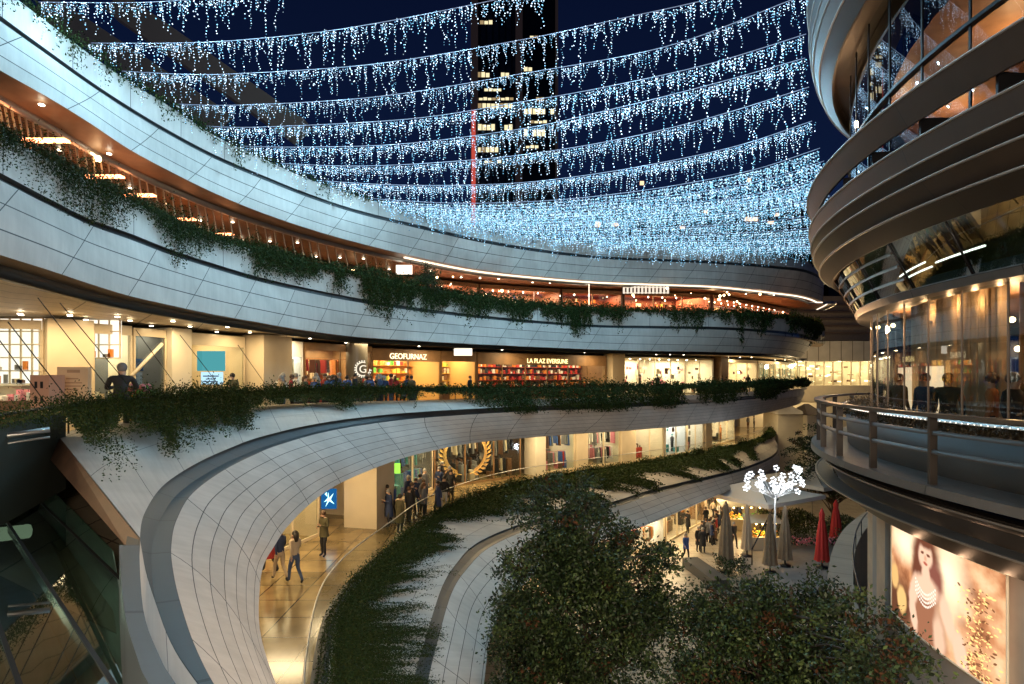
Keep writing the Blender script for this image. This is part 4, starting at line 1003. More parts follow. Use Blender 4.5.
# deeper lamps over the floor curling towards the viewer
area('downlight', (-11.5, 8.5, 3.3), 260, 1.5, 1.0, WARM)  # out-of-view lamp added to brighten the brown end wall
for x, y in ((262, 640), (245, 600)):
    p = P(x, y, -5.1); area('downlight', (p.x, p.y, -1.55), 22, 1.5, 1.0, WARM)

# unseen fill lights added on the camera side to brighten the near bands
for x, y, z, e_ in ((-4, -2.5, 3.4, 560), (1, -3, 3.4, 560), (6, -3.5, 3.4, 200)):
    l = area('downlight', (x, y, z), e_, 1.5, 1.0, (1, .80, .60), rot=(math.radians(50), 0, 0))
for x, y, e_ in ((2.5, 1.5, 420), (5.0, 3.5, 420)):  # lower pair, added fill for the near curved band
    l = area('downlight', (x, y, -1.5), e_, 1.5, 1.0, (1, .76, .54), rot=(math.radians(55), 0, math.radians(50)))

# bright gridded windows of the two nearest shops, light put in as glowing panels
for x0, x1, y0, y1, lab in ((-14, 42, 318, 384, 'glowing panel standing in for the bright white gridded window of the far left shop'), (87, 119, 318, 358, 'glowing panel standing in for the bright white gridded window behind the leaning man')):
    dd = isect(W2, (x0 + x1) / 2)[0].y + .15; a, b = PD(x0, y1, dd), PD(x1, y0, dd); E = empty('glowing_grid', (a.x, dd, a.z), 0, lab, 'glowing panel')
    W_, H_ = b.x - a.x, b.z - a.z; a2 = 0
    mb = MB(); mb.box(0, W_, .1, .14, 0, H_); mb.build('glow_panel', emis('window_glow', (1, .90, .74), 1.15), E)
    mb = MB(); nx = max(3, round(W_ / .38)); nz_ = max(3, round(H_ / .42))
    for i in range(nx + 1): mb.box(W_ * i / nx - .02, W_ * i / nx + .02, .03, .08, 0, H_)
    for i in range(nz_ + 1): mb.box(-.02, W_ + .02, .025, .085, H_ * i / nz_ - .02, H_ * i / nz_ + .02)
    mb.build('frame', CREAM, E)
    mb = MB(); rq = random.Random(int(x1))
    for i in range(int(nx * nz_ * .7)):
        x = rq.uniform(0, W_ - .3); z = H_ * rq.randrange(0, max(1, nz_ // 2)) / nz_ + .03; mb.box(x, x + rq.uniform(.06, .2), -.06, .02, z, z + rq.uniform(.1, .3), mi=rq.randrange(4))
    tag(mb.build('merchandise', [PAL['brown'], PAL['cream'], PAL['grey'], PAL['orange']], E), kind='stuff')
# ------------------------------------------------------------------ greenery on the ledges
def greenery(b, label, zoff, n_of, Lmax, leaf, seed, rng_idx=None, hump=.22, mats=None, reach=1.0, ymin=2.0, profile=None):
    r_ = np.random.default_rng(seed); off = getattr(b, 'off', 0)
    T = b.T; G = b.G[off:off + len(T)]; Bm = b.B[off:off + len(T)]
    cen = []; dr_ = []; sz = []
    u = arclen(T)
    idx = [i for i in range(len(T) - 1) if T[i].y > ymin]
    for i in idx:
        seg = u[i + 1] - u[i]; px = T[i].x / T[i].y * F + CX; dist = T[i].length
        lf = max(leaf, dist * .0027)
        nst = int(seg * n_of * min(1.0, 22 / dist) + r_.random())
        if profile: dens, Lm = profile(px)
        else: dens, Lm = 1, Lmax
        s0 = u[i]
        clump = .5 + .5 * noise.noise(Vector((s0 * .35, seed * 7.1, 0))) + .35 * noise.noise(Vector((s0 * 1.3, seed * 3.1, 4)))
        c2 = .5 + .5 * noise.noise(Vector((s0 * 2.6, seed * 1.7, 9)))
        clump = min(1.25, max(.12, (clump * 1.5 - .1) * (.35 + 1.3 * c2 ** 1.6)))
        for k in range(int(nst * dens)):
            t = r_.random(); Tp = T[i].lerp(T[i + 1], t); Gp = G[i].lerp(G[i + 1], t); Bp = Bm[i].lerp(Bm[i + 1], t)
            nrm = outn(T, i); L_ = Lm * (clump ** 1.2) * (.2 + r_.random() ** 1.6)
            if r_.random() < .04: L_ = min(L_ * 1.6, Lm * 1.1)
            d1 = (Gp - Tp).length; d2 = (Bp - Gp).length
            L_ = min(L_, (d1 + d2) * (.75 + .2 * r_.random()))
            st = lf * .5; m = max(1, int(L_ / st)); side = r_.normal() * .25; tl = (T[i + 1] - T[i]).normalized(); bul = .08 + .14 * r_.random()
            for j in range(m):
                s = j * st
                q = Tp.lerp(Gp, min(1, s / d1)) if s < d1 else Gp.lerp(Bp, min(1, (s - d1) / d2))
                q = q + nrm * (bul * (1 + .6 * math.sin(j * .9 + k))) + tl * (side * 1.3 * math.sin(s * (.9 + abs(side))) + r_.normal() * lf * .45) + Vector((0, 0, .05 + r_.random() * .05))
                cen.append(q); dd = (Gp - Tp if s < d1 else Bp - Gp).normalized() + Vector(r_.normal(size=3)) * .5 + nrm * .3; dr_.append(dd); sz.append(lf * (.7 + .8 * r_.random()))
            # mound on top of the ledge
            for j in range(6):
                h = abs(r_.normal()) * hump * (.35 + clump); cen.append(Tp + Vector((0, 0, h + zoff)) - nrm * (r_.random() * .35 - .12) + tl * r_.normal() * .1)
                dr_.append(Vector(r_.normal(size=3)) + Vector((0, 0, .4))); sz.append(lf * (.8 + .8 * r_.random()))
    cen = np.array([tuple(c) for c in cen]); dr_ = np.array([tuple(c) for c in dr_]); sz = np.array(sz)
    o = leaf_mesh('trailing_greenery', cen, dr_, sz, .5, mats=mats or [LEAFM, LEAFM2], mi=(r_.random(len(sz)) < .25))
    tag(o, label, 'trailing plants', kind='stuff'); print('green', label[:30], len(sz)); return o
def pfA(px): return (1.0, 1.0 if px < 460 else .6)
def pfB(px):
    if px < 250: return (2.0, 2.0)
    if px < 620: return (4.0, 2.3)
    return (2.4, 2.2)
def pfC(px):
    if px < 58: return (1.5, .45)
    if px < 260: return (2.8, 7.5)
    if px < 520: return (3.2, 5.4)
    return (2.4, 3.2)
def pfD(px):
    if px < 500: return (3.0, 4.3)
    return (3.4, 5.5)
greenery(bA, 'trailing green plants along the topmost ledge under the light strings', -.05, 26, .9, .045, 1, profile=pfA, hump=.3)
greenery(bB, 'trailing green plants along the ledge of the restaurant gallery', 0, 40, 1.5, .045, 2, profile=pfB, hump=.25)
CTP = Band(); CTP.T = [p for p in flat(Ctop, 1.0)]
# drape for the second gallery starts at the rail, follows the sloping ledge
cb = Band(); T0 = bC.T; n_ = len(T0)
pre = [p for p in flat(Ctop, 1.0) if p.x / p.y * F + CX < 58]
G0 = bC.G[bC.off:bC.off + n_]
cb.T = pre + [p + Vector((0, 0, .5)) for p in T0]
cb.G = [p + outn(pre, i) * .25 - Vector((0, 0, .7)) for i, p in enumerate(pre)] + [a.lerp(b, .85) for a, b in zip(T0, G0)]
cb.B = [p + outn(pre, i) * .3 - Vector((0, 0, 1.5)) for i, p in enumerate(pre)] + [b.lerp(c_, .38 if b.x / b.y * F + CX > 300 else .08) + Vector((0, 0, 0)) for b, c_ in zip(G0, bC.B[bC.off:bC.off + n_])]
greenery(cb, 'dark trailing plants hanging below the second gallery railing', 0, 55, 1.6, .03, 3, profile=pfC, hump=.2)
db = Band(); db.T = bD.T; db.G = [a.lerp(b, .85) for a, b in zip(bD.T, bD.G)]; db.B = [a.lerp(b, .35) for a, b in zip(bD.G, bD.B)]
greenery(db, 'dense dark plants spilling over the first gallery ledge', -.1, 50, 2, .04, 4, profile=pfD, hump=.2, ymin=6)
# ------------------------------------------------------------------ trees
BARK = mat('bark', (.07, .05, .035), .8, bump=.5)
LFD = mat('dark_tree_leaves', (.024, .046, .016), .5, spec=.35, island=.85); LFL = mat('light_tree_leaves', (.06, .095, .028), .55, spec=.3, island=.5); LFR = mat('russet_tree_leaves', (.075, .035, .018), .7, spec=.1, island=.5)
def tree(base, h, crown, nl, leaf, label, cat='tree', name='tree', seed=0, trunk=.14, mats=None, gap=.36, frac=(.62, .28, .10)):
    """crown: list of (x,y,z,rx,ry,rz) blobs relative to base; leaves live in clumps through them"""
    r_ = np.random.default_rng(seed); rnd = random.Random(seed)
    E = empty(name, tuple(base), 0, label, cat)
    cen = []; dr_ = []; mi = []; tips = []
    tot = sum(c[3] * c[4] * c[5] for c in crown)
    for c in crown:
        k = max(4, int(nl / 54 * c[3] * c[4] * c[5] / tot))
        for _ in range(k):
            v = r_.normal(size=3); v /= np.linalg.norm(v); rad = .35 + .70 * r_.random() ** .7
            p = np.array([c[0] + v[0] * c[3] * rad, c[1] + v[1] * c[4] * rad, c[2] + v[2] * c[5] * rad])
            w = noise.noise(Vector(p) * 1.25 + Vector((seed, 0, 0)))
            if w < -gap: continue
            tips.append(p); m = 34 + int(40 * r_.random()); rr = .09 + .12 * r_.random()
            q = r_.normal(size=(m, 3)) * rr * [1, 1, .7] + p; cen.append(q); dr_.append(r_.normal(size=(m, 3)) + v * .6)
            u = r_.random(m); base_m = 1 if r_.random() < frac[1] else (2 if r_.random() < frac[2] else 0); mm = np.full(m, base_m); mm[u < .2] = 0; mi.append(mm)
    cen = np.concatenate(cen); dr_ = np.concatenate(dr_); mi = np.concatenate(mi)
    sz = r_.uniform(.7, 1.4, len(cen)) * leaf
    mb = MB(); top = max(c[2] for c in crown); lean = Vector((rnd.uniform(-.3, .3), rnd.uniform(-.3, .3), 0))
    tr = [Vector((0, 0, 0)), Vector((0, 0, h * .25)) + lean * .2, Vector((0, 0, h * .5)) + lean * .6, Vector((0, 0, top)) + lean]
    tr = crom(tr, 4); mb.tube(tr, trunk, n=8, r1=trunk * .25)
    mb.build('trunk', BARK, E)
    mb = MB()
    for p in tips[::max(1, len(tips) // 110)]:
        q = Vector(p); s = min(top, max(h * .22, q.z - rnd.uniform(.7, 1.8))); t0 = Vector((0, 0, s)) + lean * (s / top)
        mid = t0.lerp(q, .5) + Vector((0, 0, rnd.uniform(-.1, .3))); mb.tube(crom([t0, mid, q], 3), trunk * .28, n=4, r1=.008, caps=False)
    mb.build('limbs', BARK, E)
    leaf_mesh('crown', cen, dr_, sz, .5, mats=mats or [LFD, LFL, LFR], parent=E, mi=mi)
    return E
def ctree(px, py_top, px0, px1, d, ground=-10.2, **k): pass
# tallest foreground tree
def blob(px, py, d, rx, ry, rz, base): p = PD(px, py, d); return (p.x - base.x, p.y - base.y, p.z - base.z, rx, ry, rz)
b1 = Vector(((590 - CX) * 16.5 / F, 16.5, -10.2))
tree(b1, 8, [blob(585, 620, 16.5, 2.3, 2.0, 2.4, b1), blob(562, 508, 16.5, 1.35, 1.3, .95, b1), blob(575, 530, 16.4, 1.1, 1.1, .8, b1), blob(540, 600, 16, 1.3, 1.4, 1.6, b1), blob(640, 590, 16.8, 1.35, 1.4, 1.5, b1), blob(600, 560, 16.5, 1.6, 1.5, 1.3, b1), blob(530, 660, 16, 1.1, 1.3, 1.4, b1)], 128000, .098, 'tallest leafy tree in the court, in front of the lowest white band', seed=21, gap=.1, frac=(.7, .27, .03))
b2 = Vector(((775 - CX) * 14.0 / F, 14.0, -10.2))
tree(b2, 6, [blob(770, 655, 14, 2.2, 1.8, 1.6, b2), blob(715, 655, 14.2, 1.0, 1.2, 1.1, b2), blob(852, 640, 11.6, 1.0, 1.0, 1.0, b2), blob(865, 690, 10.5, .9, .8, .8, b2), blob(740, 610, 14, 1.0, 1.1, .8, b2), blob(800, 605, 13.8, 1.1, 1.1, .75, b2), blob(885, 672, 9.8, .62, .6, .62, b2), blob(760, 700, 13.8, 2.6, 1.8, 1.4, b2)], 105000, .09, 'broad leafy tree at the bottom right, in front of the poster', seed=22, gap=.1, frac=(.58, .30, .12))
b3 = Vector(((832 - CX) * 46 / F, 46, -10.2))
tree(b3, 3.5, [blob(818, 455, 46, 2.4, 2.0, 1.9, b3), blob(838, 478, 46, 2.2, 2.0, 1.8, b3), blob(800, 475, 46, 1.2, 1.2, .9, b3), blob(812, 440, 46, 1.5, 1.2, 1.1, b3)], 14000, .15, 'dark tree behind the red folded parasols', seed=23, trunk=.22)
b4 = Vector(((868 - CX) * 52 / F, 52, -10.2))
tree(b4, 3.5, [blob(868, 470, 52, 2.2, 2.0, 2.2, b4)], 5000, .16, 'dark tree half hidden behind the round deck', seed=24, trunk=.2)
p = isect(bB.T, 424)[0] - outn(bB.T, 100) * 0
bb_ = Vector((p.x, p.y + .5, 6.0))
tree(bb_, .6, [(0, 0, 1.0, .85, .7, .75), (.2, 0, 1.7, .4, .4, .4)], 3600, .09, 'small dark bush standing on the ledge of the restaurant gallery', 'bush', 'bush', seed=25, trunk=.06, gap=.6)
# hedges and flower beds of the court
def hedge(px0, px1, y, d, dep, h, label, seed, mats=None, fl=None, mi=None):
    r_ = np.random.default_rng(seed); x0, x1 = fx(px0, d), fx(px1, d); n = int((x1 - x0) * dep * h * 420)
    cen = np.stack([r_.uniform(x0, x1, n), r_.uniform(d, d + dep, n), -10.2 + h * r_.random(n) ** .55], 1)
    cen[:, 2] += .18 * np.sin(cen[:, 0] * 2.1 + seed) * (cen[:, 2] > -10.2 + h * .6)
    o = leaf_mesh('hedge', cen, r_.normal(size=(n, 3)) + [0, 0, .5], r_.uniform(.1, .2, n), mats=mats or [LFD, LFL, LFR], mi=(r_.random(n) < .25).astype(int))
    tag(o, label, 'hedge')
    return o
hedge(772, 822, 0, 43.5, 3.2, 1.5, 'dark clipped hedge left of the red folded parasols', 31)
hedge(842, 885, 0, 41, 4, 1.4, 'dark hedge right of the red folded parasols', 32)
hedge(722, 752, 0, 35.2, 1.6, 1.0, 'low hedge at the foot of the beige folded parasols', 33)
n = 900; r_ = np.random.default_rng(40)
cen = np.stack([r_.uniform(fx(788, 41), fx(870, 41), n), 41 + r_.random(n) * .8, -9.9 + .45 * r_.random(n)], 1)
tag(leaf_mesh('flower_bed', cen, r_.normal(size=(n, 3)), r_.uniform(.1, .17, n), .9, mats=[mat('pink_petals', (.6, .18, .25), .5), LFD], mi=(r_.random(n) < .5).astype(int)), 'row of pink and white flowers before the dark hedge', 'flower bed', kind='stuff')
# ------------------------------------------------------------------ icicle light strings
LEDW = led_mat('led_white', (.58, .78, 1), 2.3, .9); LEDC = led_mat('led_cyan', (.22, .55, .85), 1.6, .9)
LEDWF = led_mat('led_white_small', (.50, .76, 1), 1.25, .8); LEDCF = led_mat('led_cyan_small', (.18, .50, .75), 1.0, .8)
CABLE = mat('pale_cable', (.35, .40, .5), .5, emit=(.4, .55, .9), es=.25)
def drop_mesh(seed, L_, r, step, ms=None):
    rnd = random.Random(seed); mb = MB(); z = 0; x = 0
    def led(p, r, mi):
        x, y, z = p; mb.raw([(x + r, y, z), (x, y + r, z), (x - r, y, z), (x, y - r, z), (x, y, z + r), (x, y, z - r)], [(0, 1, 4), (1, 2, 4), (2, 3, 4), (3, 0, 4), (1, 0, 5), (2, 1, 5), (3, 2, 5), (0, 3, 5)], mi)
    x = y = 0.0; pts = [(0, 0, 0)]
    while z < L_:
        z += step * rnd.uniform(.7, 1.3); x += rnd.gauss(0, step * .35); y += rnd.gauss(0, step * .35); pts.append((x, y, -z)); led((x, y, -z), r * rnd.uniform(.65, 1.25), 0 if rnd.random() < .6 else 1)
    for k in range(rnd.randrange(1, 5)):    # short side twigs near the cable
        sx = rnd.uniform(-.16, .16); zz = 0; sy = rnd.uniform(-.05, .05)
        for j in range(rnd.randrange(2, 5)):
            zz += step * rnd.uniform(.6, 1.3); sx += rnd.gauss(0, .02); led((sx, sy, -zz), r * rnd.uniform(.6, 1.2), 0 if rnd.random() < .5 else 1)
    me = bpy.data.meshes.new('light_drop'); me.from_pydata(mb.v, [], mb.f); me.polygons.foreach_set('material_index', mb.m)
    [me.materials.append(q) for q in (ms or (LEDW, LEDC))]; me.update(); return me
NEAR = [drop_mesh(100 + i, random.Random(i).choice([.15, .22, .3, .38, .5, .65, .8, 1.0]), .0145, .07) for i in range(18)]
MID = [drop_mesh(200 + i, random.Random(50 + i).choice([.35, .5, .7, .9, 1.15, 1.35]), .0195, .095) for i in range(18)]
FAR = [drop_mesh(300 + i, random.Random(90 + i).choice([.5, .7, .9, 1.1, 1.3]), .032, .15, (LEDWF, LEDCF)) for i in range(18)]
SL = [
 [(38, 2), (150, 2), (260, -8), (400, -30), (600, -80), (800, -140)],
 [(91, 43), (170, 43), (240, 40), (341, 29), (475, 4), (600, -25), (790, -80)],
 [(122, 71), (180, 74), (240, 73.5), (374, 64), (520, 40), (623, 18), (705, 0), (795, -24)],
 [(178, 104), (240, 105), (374, 97), (520, 74), (664, 47), (786, 2), (806, -6)],
 [(205, 126), (260, 127), (408, 119), (520, 102), (600, 88), (705, 65), (806, 34)],
 [(240, 146), (300, 147), (400, 144), (520, 129), (600, 112), (705, 86), (805, 58)],
 [(275, 163), (350, 166), (430, 163), (520, 155), (610, 141), (705, 119), (809, 87)],
 [(310, 180), (400, 185), (500, 184), (580, 176), (664, 162), (740, 145), (812, 121)],
 [(350, 197), (450, 203), (540, 201), (623, 193), (700, 181), (760, 168), (820, 148)],
 [(370, 203), (465, 208), (550, 206.5), (630, 200), (712, 190), (775, 177), (824, 161)],
 [(390, 209), (480, 213), (560, 212), (640, 206), (725, 199), (790, 187), (828, 175)],
 [(410, 214), (510, 218), (600, 215), (690, 208), (765, 198), (829, 185)],
 [(430, 219), (540, 223), (640, 219), (740, 212), (830, 196)],
 [(480, 228), (580, 230), (680, 227), (770, 221), (832, 212)],
 [(530, 236), (620, 236), (720, 234), (790, 230), (834, 225)],
 [(570, 241), (660, 241), (750, 240), (834, 236)],
 [(610, 246), (700, 246), (770, 246), (834, 245)]]
WORDS = ['topmost', 'second', 'third', 'fourth', 'fifth', 'sixth', 'seventh', 'eighth', 'ninth', 'tenth', 'eleventh', 'twelfth', 'thirteenth', 'fourteenth', 'fifteenth', 'sixteenth', 'lowest']
rl = random.Random(77)
for si, pts in enumerate(SL):
    n = len(pts); c = []
    for i, (x, y) in enumerate(pts):
        t = i / (n - 1); c.append(P(x, y, 11.55 - .7 * 4 * t * (1 - t) * (.6 + .4 * math.sin(si))))
    c = crom(c, 10); u = arclen(c)
    E = empty('icicle_light_string', tuple(c[0]), 0, WORDS[si] + (' in the picture' if 0 else '') + ' string of white icicle lights counted from the top of the photo', 'light string', 'strings of icicle lights hung across the court')
    mb = MB(); mb.tube([p - c[0] for p in c], .009 + .0007 * si, n=4); mb.build('cable', CABLE, E)
    dist = c[len(c) // 2].length; lib = NEAR if si < 4 else (MID if si < 8 else FAR)
    # visible length only
    def at(s):
        for i in range(len(u) - 1):
            if u[i + 1] >= s: t = (s - u[i]) / (u[i + 1] - u[i]); return c[i].lerp(c[i + 1], t)
        return c[-1]
    vis = [u[i] for i, p in enumerate(c) if 0 < p.x / p.y * F + CX < 845 and HY - (p.z - HC) / p.y * F > -12]
    if not vis: continue
    s0, s1 = min(vis), max(vis); sp = .12 if si < 4 else (.10 if si < 7 else (.075 if si < 13 else .085))
    nd = int((s1 - s0) / sp); drops = []
    for k in range(nd):
        s = s0 + (s1 - s0) * (k + rl.uniform(-.4, .4)) / nd
        drops.append(at(max(0, s)))
    # nearest hundred drops are separate parts, the rest one object
    order = sorted(range(nd), key=lambda k: drops[k].length); first = set(order[:100]); rest = MB()
    for k in range(nd):
        me = rl.choice(lib); p = drops[k] - c[0]
        if k in first:
            o = bpy.data.objects.new('light_drop', me); COL.objects.link(o); o.parent = E; o.location = p; o.rotation_euler = (0, 0, rl.uniform(0, 6.3)); s = rl.uniform(.8, 1.15); o.scale = (s, s, s)
        else:
            a = rl.uniform(0, 6.3); ca, sa = math.cos(a), math.sin(a)
            mv = [(v.co.x * ca - v.co.y * sa + p.x, v.co.x * sa + v.co.y * ca + p.y, v.co.z + p.z) for v in me.vertices]
            b0 = len(rest.v); rest.v += mv
            for f_ in me.polygons: rest.f.append(tuple(b0 + q for q in f_.vertices)); rest.m.append(f_.material_index); rest.sm.append(False)
    if rest.v:
        me = bpy.data.meshes.new('light_drops'); me.from_pydata(rest.v, [], rest.f); me.polygons.foreach_set('material_index', rest.m); o = link('light_drops', me, E, [LEDW, LEDC] if lib is not FAR else [LEDWF, LEDCF]); o['kind'] = 'stuff'
    # the light that the string gives
    m = 5 if si < 12 else 0
    for k in range(m):
        p = at(s0 + (s1 - s0) * ((.14 if si < 8 else .34) + (.62 if si < 6 else (.76 if si < 8 else .52)) * k / (m - 1))); lamp('led_glow', (p.x, p.y, p.z - .5), LEDP * (dist / 22) ** 1.2, (.42, .78, 1.0), .012)
# extra lamps near the ledge where the strings are tied
# ------------------------------------------------------------------ people
SK = mat('skin', (.45, .27, .18), .55); HAIRM = [mat('hair_dark', (.02, .014, .01), .6), mat('hair_brown', (.09, .045, .02), .6), mat('hair_grey', (.25, .24, .22), .6)]
CLO = {k: mat('cloth_' + k, c, .85) for k, c in dict(black=(.015, .015, .018), navy=(.02, .035, .09), olive=(.07, .06, .025), grey=(.15, .15, .16), beige=(.42, .33, .22), brown=(.11, .06, .035), red=(.35, .03, .03), blue=(.05, .1, .3), white=(.6, .58, .54), denim=(.05, .08, .16), rust=(.35, .13, .04)).items()}
def body_mesh(pose):
    J = {k: Vector(v) for k, v in dict(pelvis=(0, 0, .93), waist=(0, 0, 1.08), chest=(0, 0, 1.30), neck=(0, -.005, 1.46), head=(0, -.02, 1.56), crown=(0, -.015, 1.66),
         sL=(.17, 0, 1.40), eL=(.22, .02, 1.13), wL=(.23, -.06, .90), hL=(.23, -.08, .82), sR=(-.17, 0, 1.40), eR=(-.22, .02, 1.13), wR=(-.23, -.06, .90), hR=(-.23, -.08, .82),
         tL=(.09, 0, .88), kL=(.10, -.02, .50), aL=(.10, .02, .09), oL=(.11, -.13, .035), tR=(-.09, 0, .88), kR=(-.10, -.02, .50), aR=(-.10, .02, .09), oR=(-.11, -.13, .035)).items()}
    J.update({k: Vector(v) for k, v in pose.items()})
    R = dict(pelvis=.145, waist=.125, chest=.15, neck=.055, head=.085, crown=.07, sL=.07, sR=.07, eL=.05, eR=.05, wL=.034, wR=.034, hL=.036, hR=.036, tL=.1, tR=.1, kL=.065, kR=.065, aL=.045, aR=.045, oL=.04, oR=.04)
    E = [('pelvis', 'waist'), ('waist', 'chest'), ('chest', 'neck'), ('neck', 'head'), ('head', 'crown'), ('chest', 'sL'), ('sL', 'eL'), ('eL', 'wL'), ('wL', 'hL'), ('chest', 'sR'), ('sR', 'eR'), ('eR', 'wR'), ('wR', 'hR'),
         ('pelvis', 'tL'), ('tL', 'kL'), ('kL', 'aL'), ('aL', 'oL'), ('pelvis', 'tR'), ('tR', 'kR'), ('kR', 'aR'), ('aR', 'oR')]
    names = list(J); me = bpy.data.meshes.new('sk'); me.from_pydata([J[n] for n in names], [(names.index(a), names.index(b)) for a, b in E], [])
    o = bpy.data.objects.new('sk', me); COL.objects.link(o)
    md = o.modifiers.new('s', 'SKIN'); md.use_smooth_shade = True; sd = o.modifiers.new('d', 'SUBSURF'); sd.levels = 1
    for i, n in enumerate(names):
        r = R[n]; v = me.skin_vertices[0].data[i]; v.radius = (r, r * (.72 if n in ('pelvis', 'waist', 'chest') else 1)); v.use_root = n == 'pelvis'
    dg = bpy.context.evaluated_depsgraph_get(); dg.update()
    ev = bpy.data.meshes.new_from_object(o.evaluated_get(dg)); bpy.data.objects.remove(o)
    ev.name = 'person_body'
    bm = bmesh.new(); bm.from_mesh(ev)
    # fingers, thumb, nose
    def tubeb(pts, r):
        mb = MB(); mb.tube(pts, r, n=5, r1=r * .7); vs = [bm.verts.new(v) for v in mb.v]
        for f in mb.f:
            try: bm.faces.new([vs[i] for i in f])
            except ValueError: pass
    for w, h in (('wL', 'hL'), ('wR', 'hR')):
        d = (J[h] - J[w]).normalized(); sd_ = d.cross(Vector((0, -1, .2))).normalized(); b = J[h]; cu = d.cross(sd_)
        for k, ln in ((-1.5, .055), (-.5, .07), (.5, .075), (1.5, .065)):
            s = b + sd_ * k * .014; tubeb([s, s + d * ln * .6, s + d * ln + cu * .02], .008)
        s = J[w].lerp(J[h], .5) + sd_ * .02; tubeb([s, s + sd_ * .035 + d * .03, s + sd_ * .04 + d * .06], .009)
    hd = J['head']; tubeb([hd + Vector((0, -.07, .03)), hd + Vector((0, -.105, 0))], .013)
    for sx in (-1, 1): tubeb([hd + Vector((sx * .03, -.075, .035)), hd + Vector((sx * .03, -.086, .035))], .009)
    tubeb([hd + Vector((-.02, -.078, -.035)), hd + Vector((.02, -.078, -.035))], .006)
    for f in bm.faces: f.smooth = True
    bm.to_mesh(ev); bm.free()
    # material slot by nearest bone: 0 skin 1 top 2 trousers 3 shoes
    cat = {('head', 'crown'): 0, ('neck', 'head'): 0, ('wL', 'hL'): 0, ('wR', 'hR'): 0, ('aL', 'oL'): 3, ('aR', 'oR'): 3}
    segs = []
    for a, b in E:
        m = cat.get((a, b)); 
        if m is None: m = 2 if a[0] in 'tk' and a in ('tL', 'tR', 'kL', 'kR') or b in ('tL', 'tR') else 1
        segs.append((J[a], J[b], m))
    for f in ev.polygons:
        c = f.center; best = 9; bm_ = 1
        for a, b, m in segs:
            ab = b - a; t = max(0, min(1, (c - a).dot(ab) / max(1e-9, ab.length_squared))); dd = (c - a - ab * t).length
            if dd < best: best = dd; bm_ = m
        f.material_index = bm_
    for _ in range(4): ev.materials.append(SK)
    return ev, J
POSES = {
 'stand': {}, 
 'walk': dict(kL=(.09, -.16, .50), aL=(.09, -.20, .10), oL=(.09, -.34, .06), kR=(-.09, .02, .50), aR=(-.09, .28, .13), oR=(-.09, .20, .03), eL=(.23, .12, 1.15), wL=(.22, .14, .92), hL=(.22, .13, .84), eR=(-.23, -.08, 1.14), wR=(-.2, -.24, .98), hR=(-.19, -.30, .93)),
 'phone': dict(eL=(.22, -.02, 1.14), wL=(.08, -.24, 1.2), hL=(.04, -.30, 1.24), eR=(-.22, 0, 1.14), wR=(-.1, -.25, 1.12), hR=(-.05, -.31, 1.13), kL=(.12, -.1, .5), aL=(.13, -.06, .09), oL=(.16, -.2, .04), head=(0, -.05, 1.55), crown=(0, -.06, 1.65)),
 'lean': dict(waist=(0, .05, 1.06), chest=(0, -.18, 1.24), neck=(0, -.30, 1.36), head=(0, -.36, 1.46), crown=(0, -.37, 1.57), sL=(.19, -.18, 1.32), sR=(-.19, -.18, 1.32), eL=(.27, -.30, 1.10), wL=(.16, -.52, 1.13), hL=(.10, -.58, 1.14), eR=(-.27, -.30, 1.10), wR=(-.16, -.52, 1.13), hR=(-.10, -.58, 1.14)),
 'sit': dict(pelvis=(0, 0, .52), waist=(0, .02, .68), chest=(0, 0, .90), neck=(0, -.02, 1.06), head=(0, -.04, 1.16), crown=(0, -.04, 1.27), sL=(.17, 0, 1.0), sR=(-.17, 0, 1.0), eL=(.22, -.05, .76), wL=(.16, -.28, .76), hL=(.12, -.34, .77), eR=(-.22, -.05, .76), wR=(-.16, -.28, .76), hR=(-.12, -.34, .77), tL=(.09, -.06, .50), tR=(-.09, -.06, .50), kL=(.1, -.42, .50), kR=(-.1, -.42, .5), aL=(.1, -.40, .09), oL=(.1, -.54, .04), aR=(-.1, -.40, .09), oR=(-.1, -.54, .04)),
}
BODY = {k: body_mesh(v) for k, v in POSES.items()}
def hair_mesh(J, long, hood=False):
    c = J['head'].lerp(J['crown'], .62) + Vector((0, .022, .01)); mb = MB(); mb.ball(c, .105, nu=12, nv=8, sq=(.92, 1.0, 1.0) if not hood else (1.1, 1.15, 1.15))
    if long: mb.tube([c + Vector((0, .04, .02)), c + Vector((0, .07, -.12)), c + Vector((0, .07, -.26))], [.095, .09, .05], n=8)
    me = bpy.data.meshes.new('hair'); me.from_pydata(mb.v, [], mb.f); me.polygons.foreach_set('use_smooth', [True] * len(mb.f)); me.materials.append(SK); me.update(); return me
HAIR = {(k, l): hair_mesh(BODY[k][1], l) for k in POSES for l in (0, 1)}
def coat_mesh(J, lo):
    mb = MB(); p = J['pelvis']; ch = J['chest']
    ax = [(lo, .21, .17), (.80, .20, .155), (.95, .185, .15), (1.08, .165, .13)]
    rows = [[(p.x + r1 * math.cos(t), p.y + r2 * math.sin(t), z) for t in [2 * math.pi * i / 14 for i in range(14)]] for z, r1, r2 in ax]
    ce = [Vector(((J['waist'].x), J['waist'].y, 1.16))]
    rows.append([(ch.x + .18 * math.cos(t), ch.y + .14 * math.sin(t), 1.25) for t in [2 * math.pi * i / 14 for i in range(14)]])
    mb.grid(rows, closed=True); me = bpy.data.meshes.new('coat'); me.from_pydata(mb.v, [], mb.f); me.polygons.foreach_set('use_smooth', [True] * len(mb.f)); me.materials.append(SK); me.update(); return me
COAT = {(k, lo): coat_mesh(BODY[k][1], lo) for k in ('stand', 'walk', 'phone') for lo in (.5, .75)}
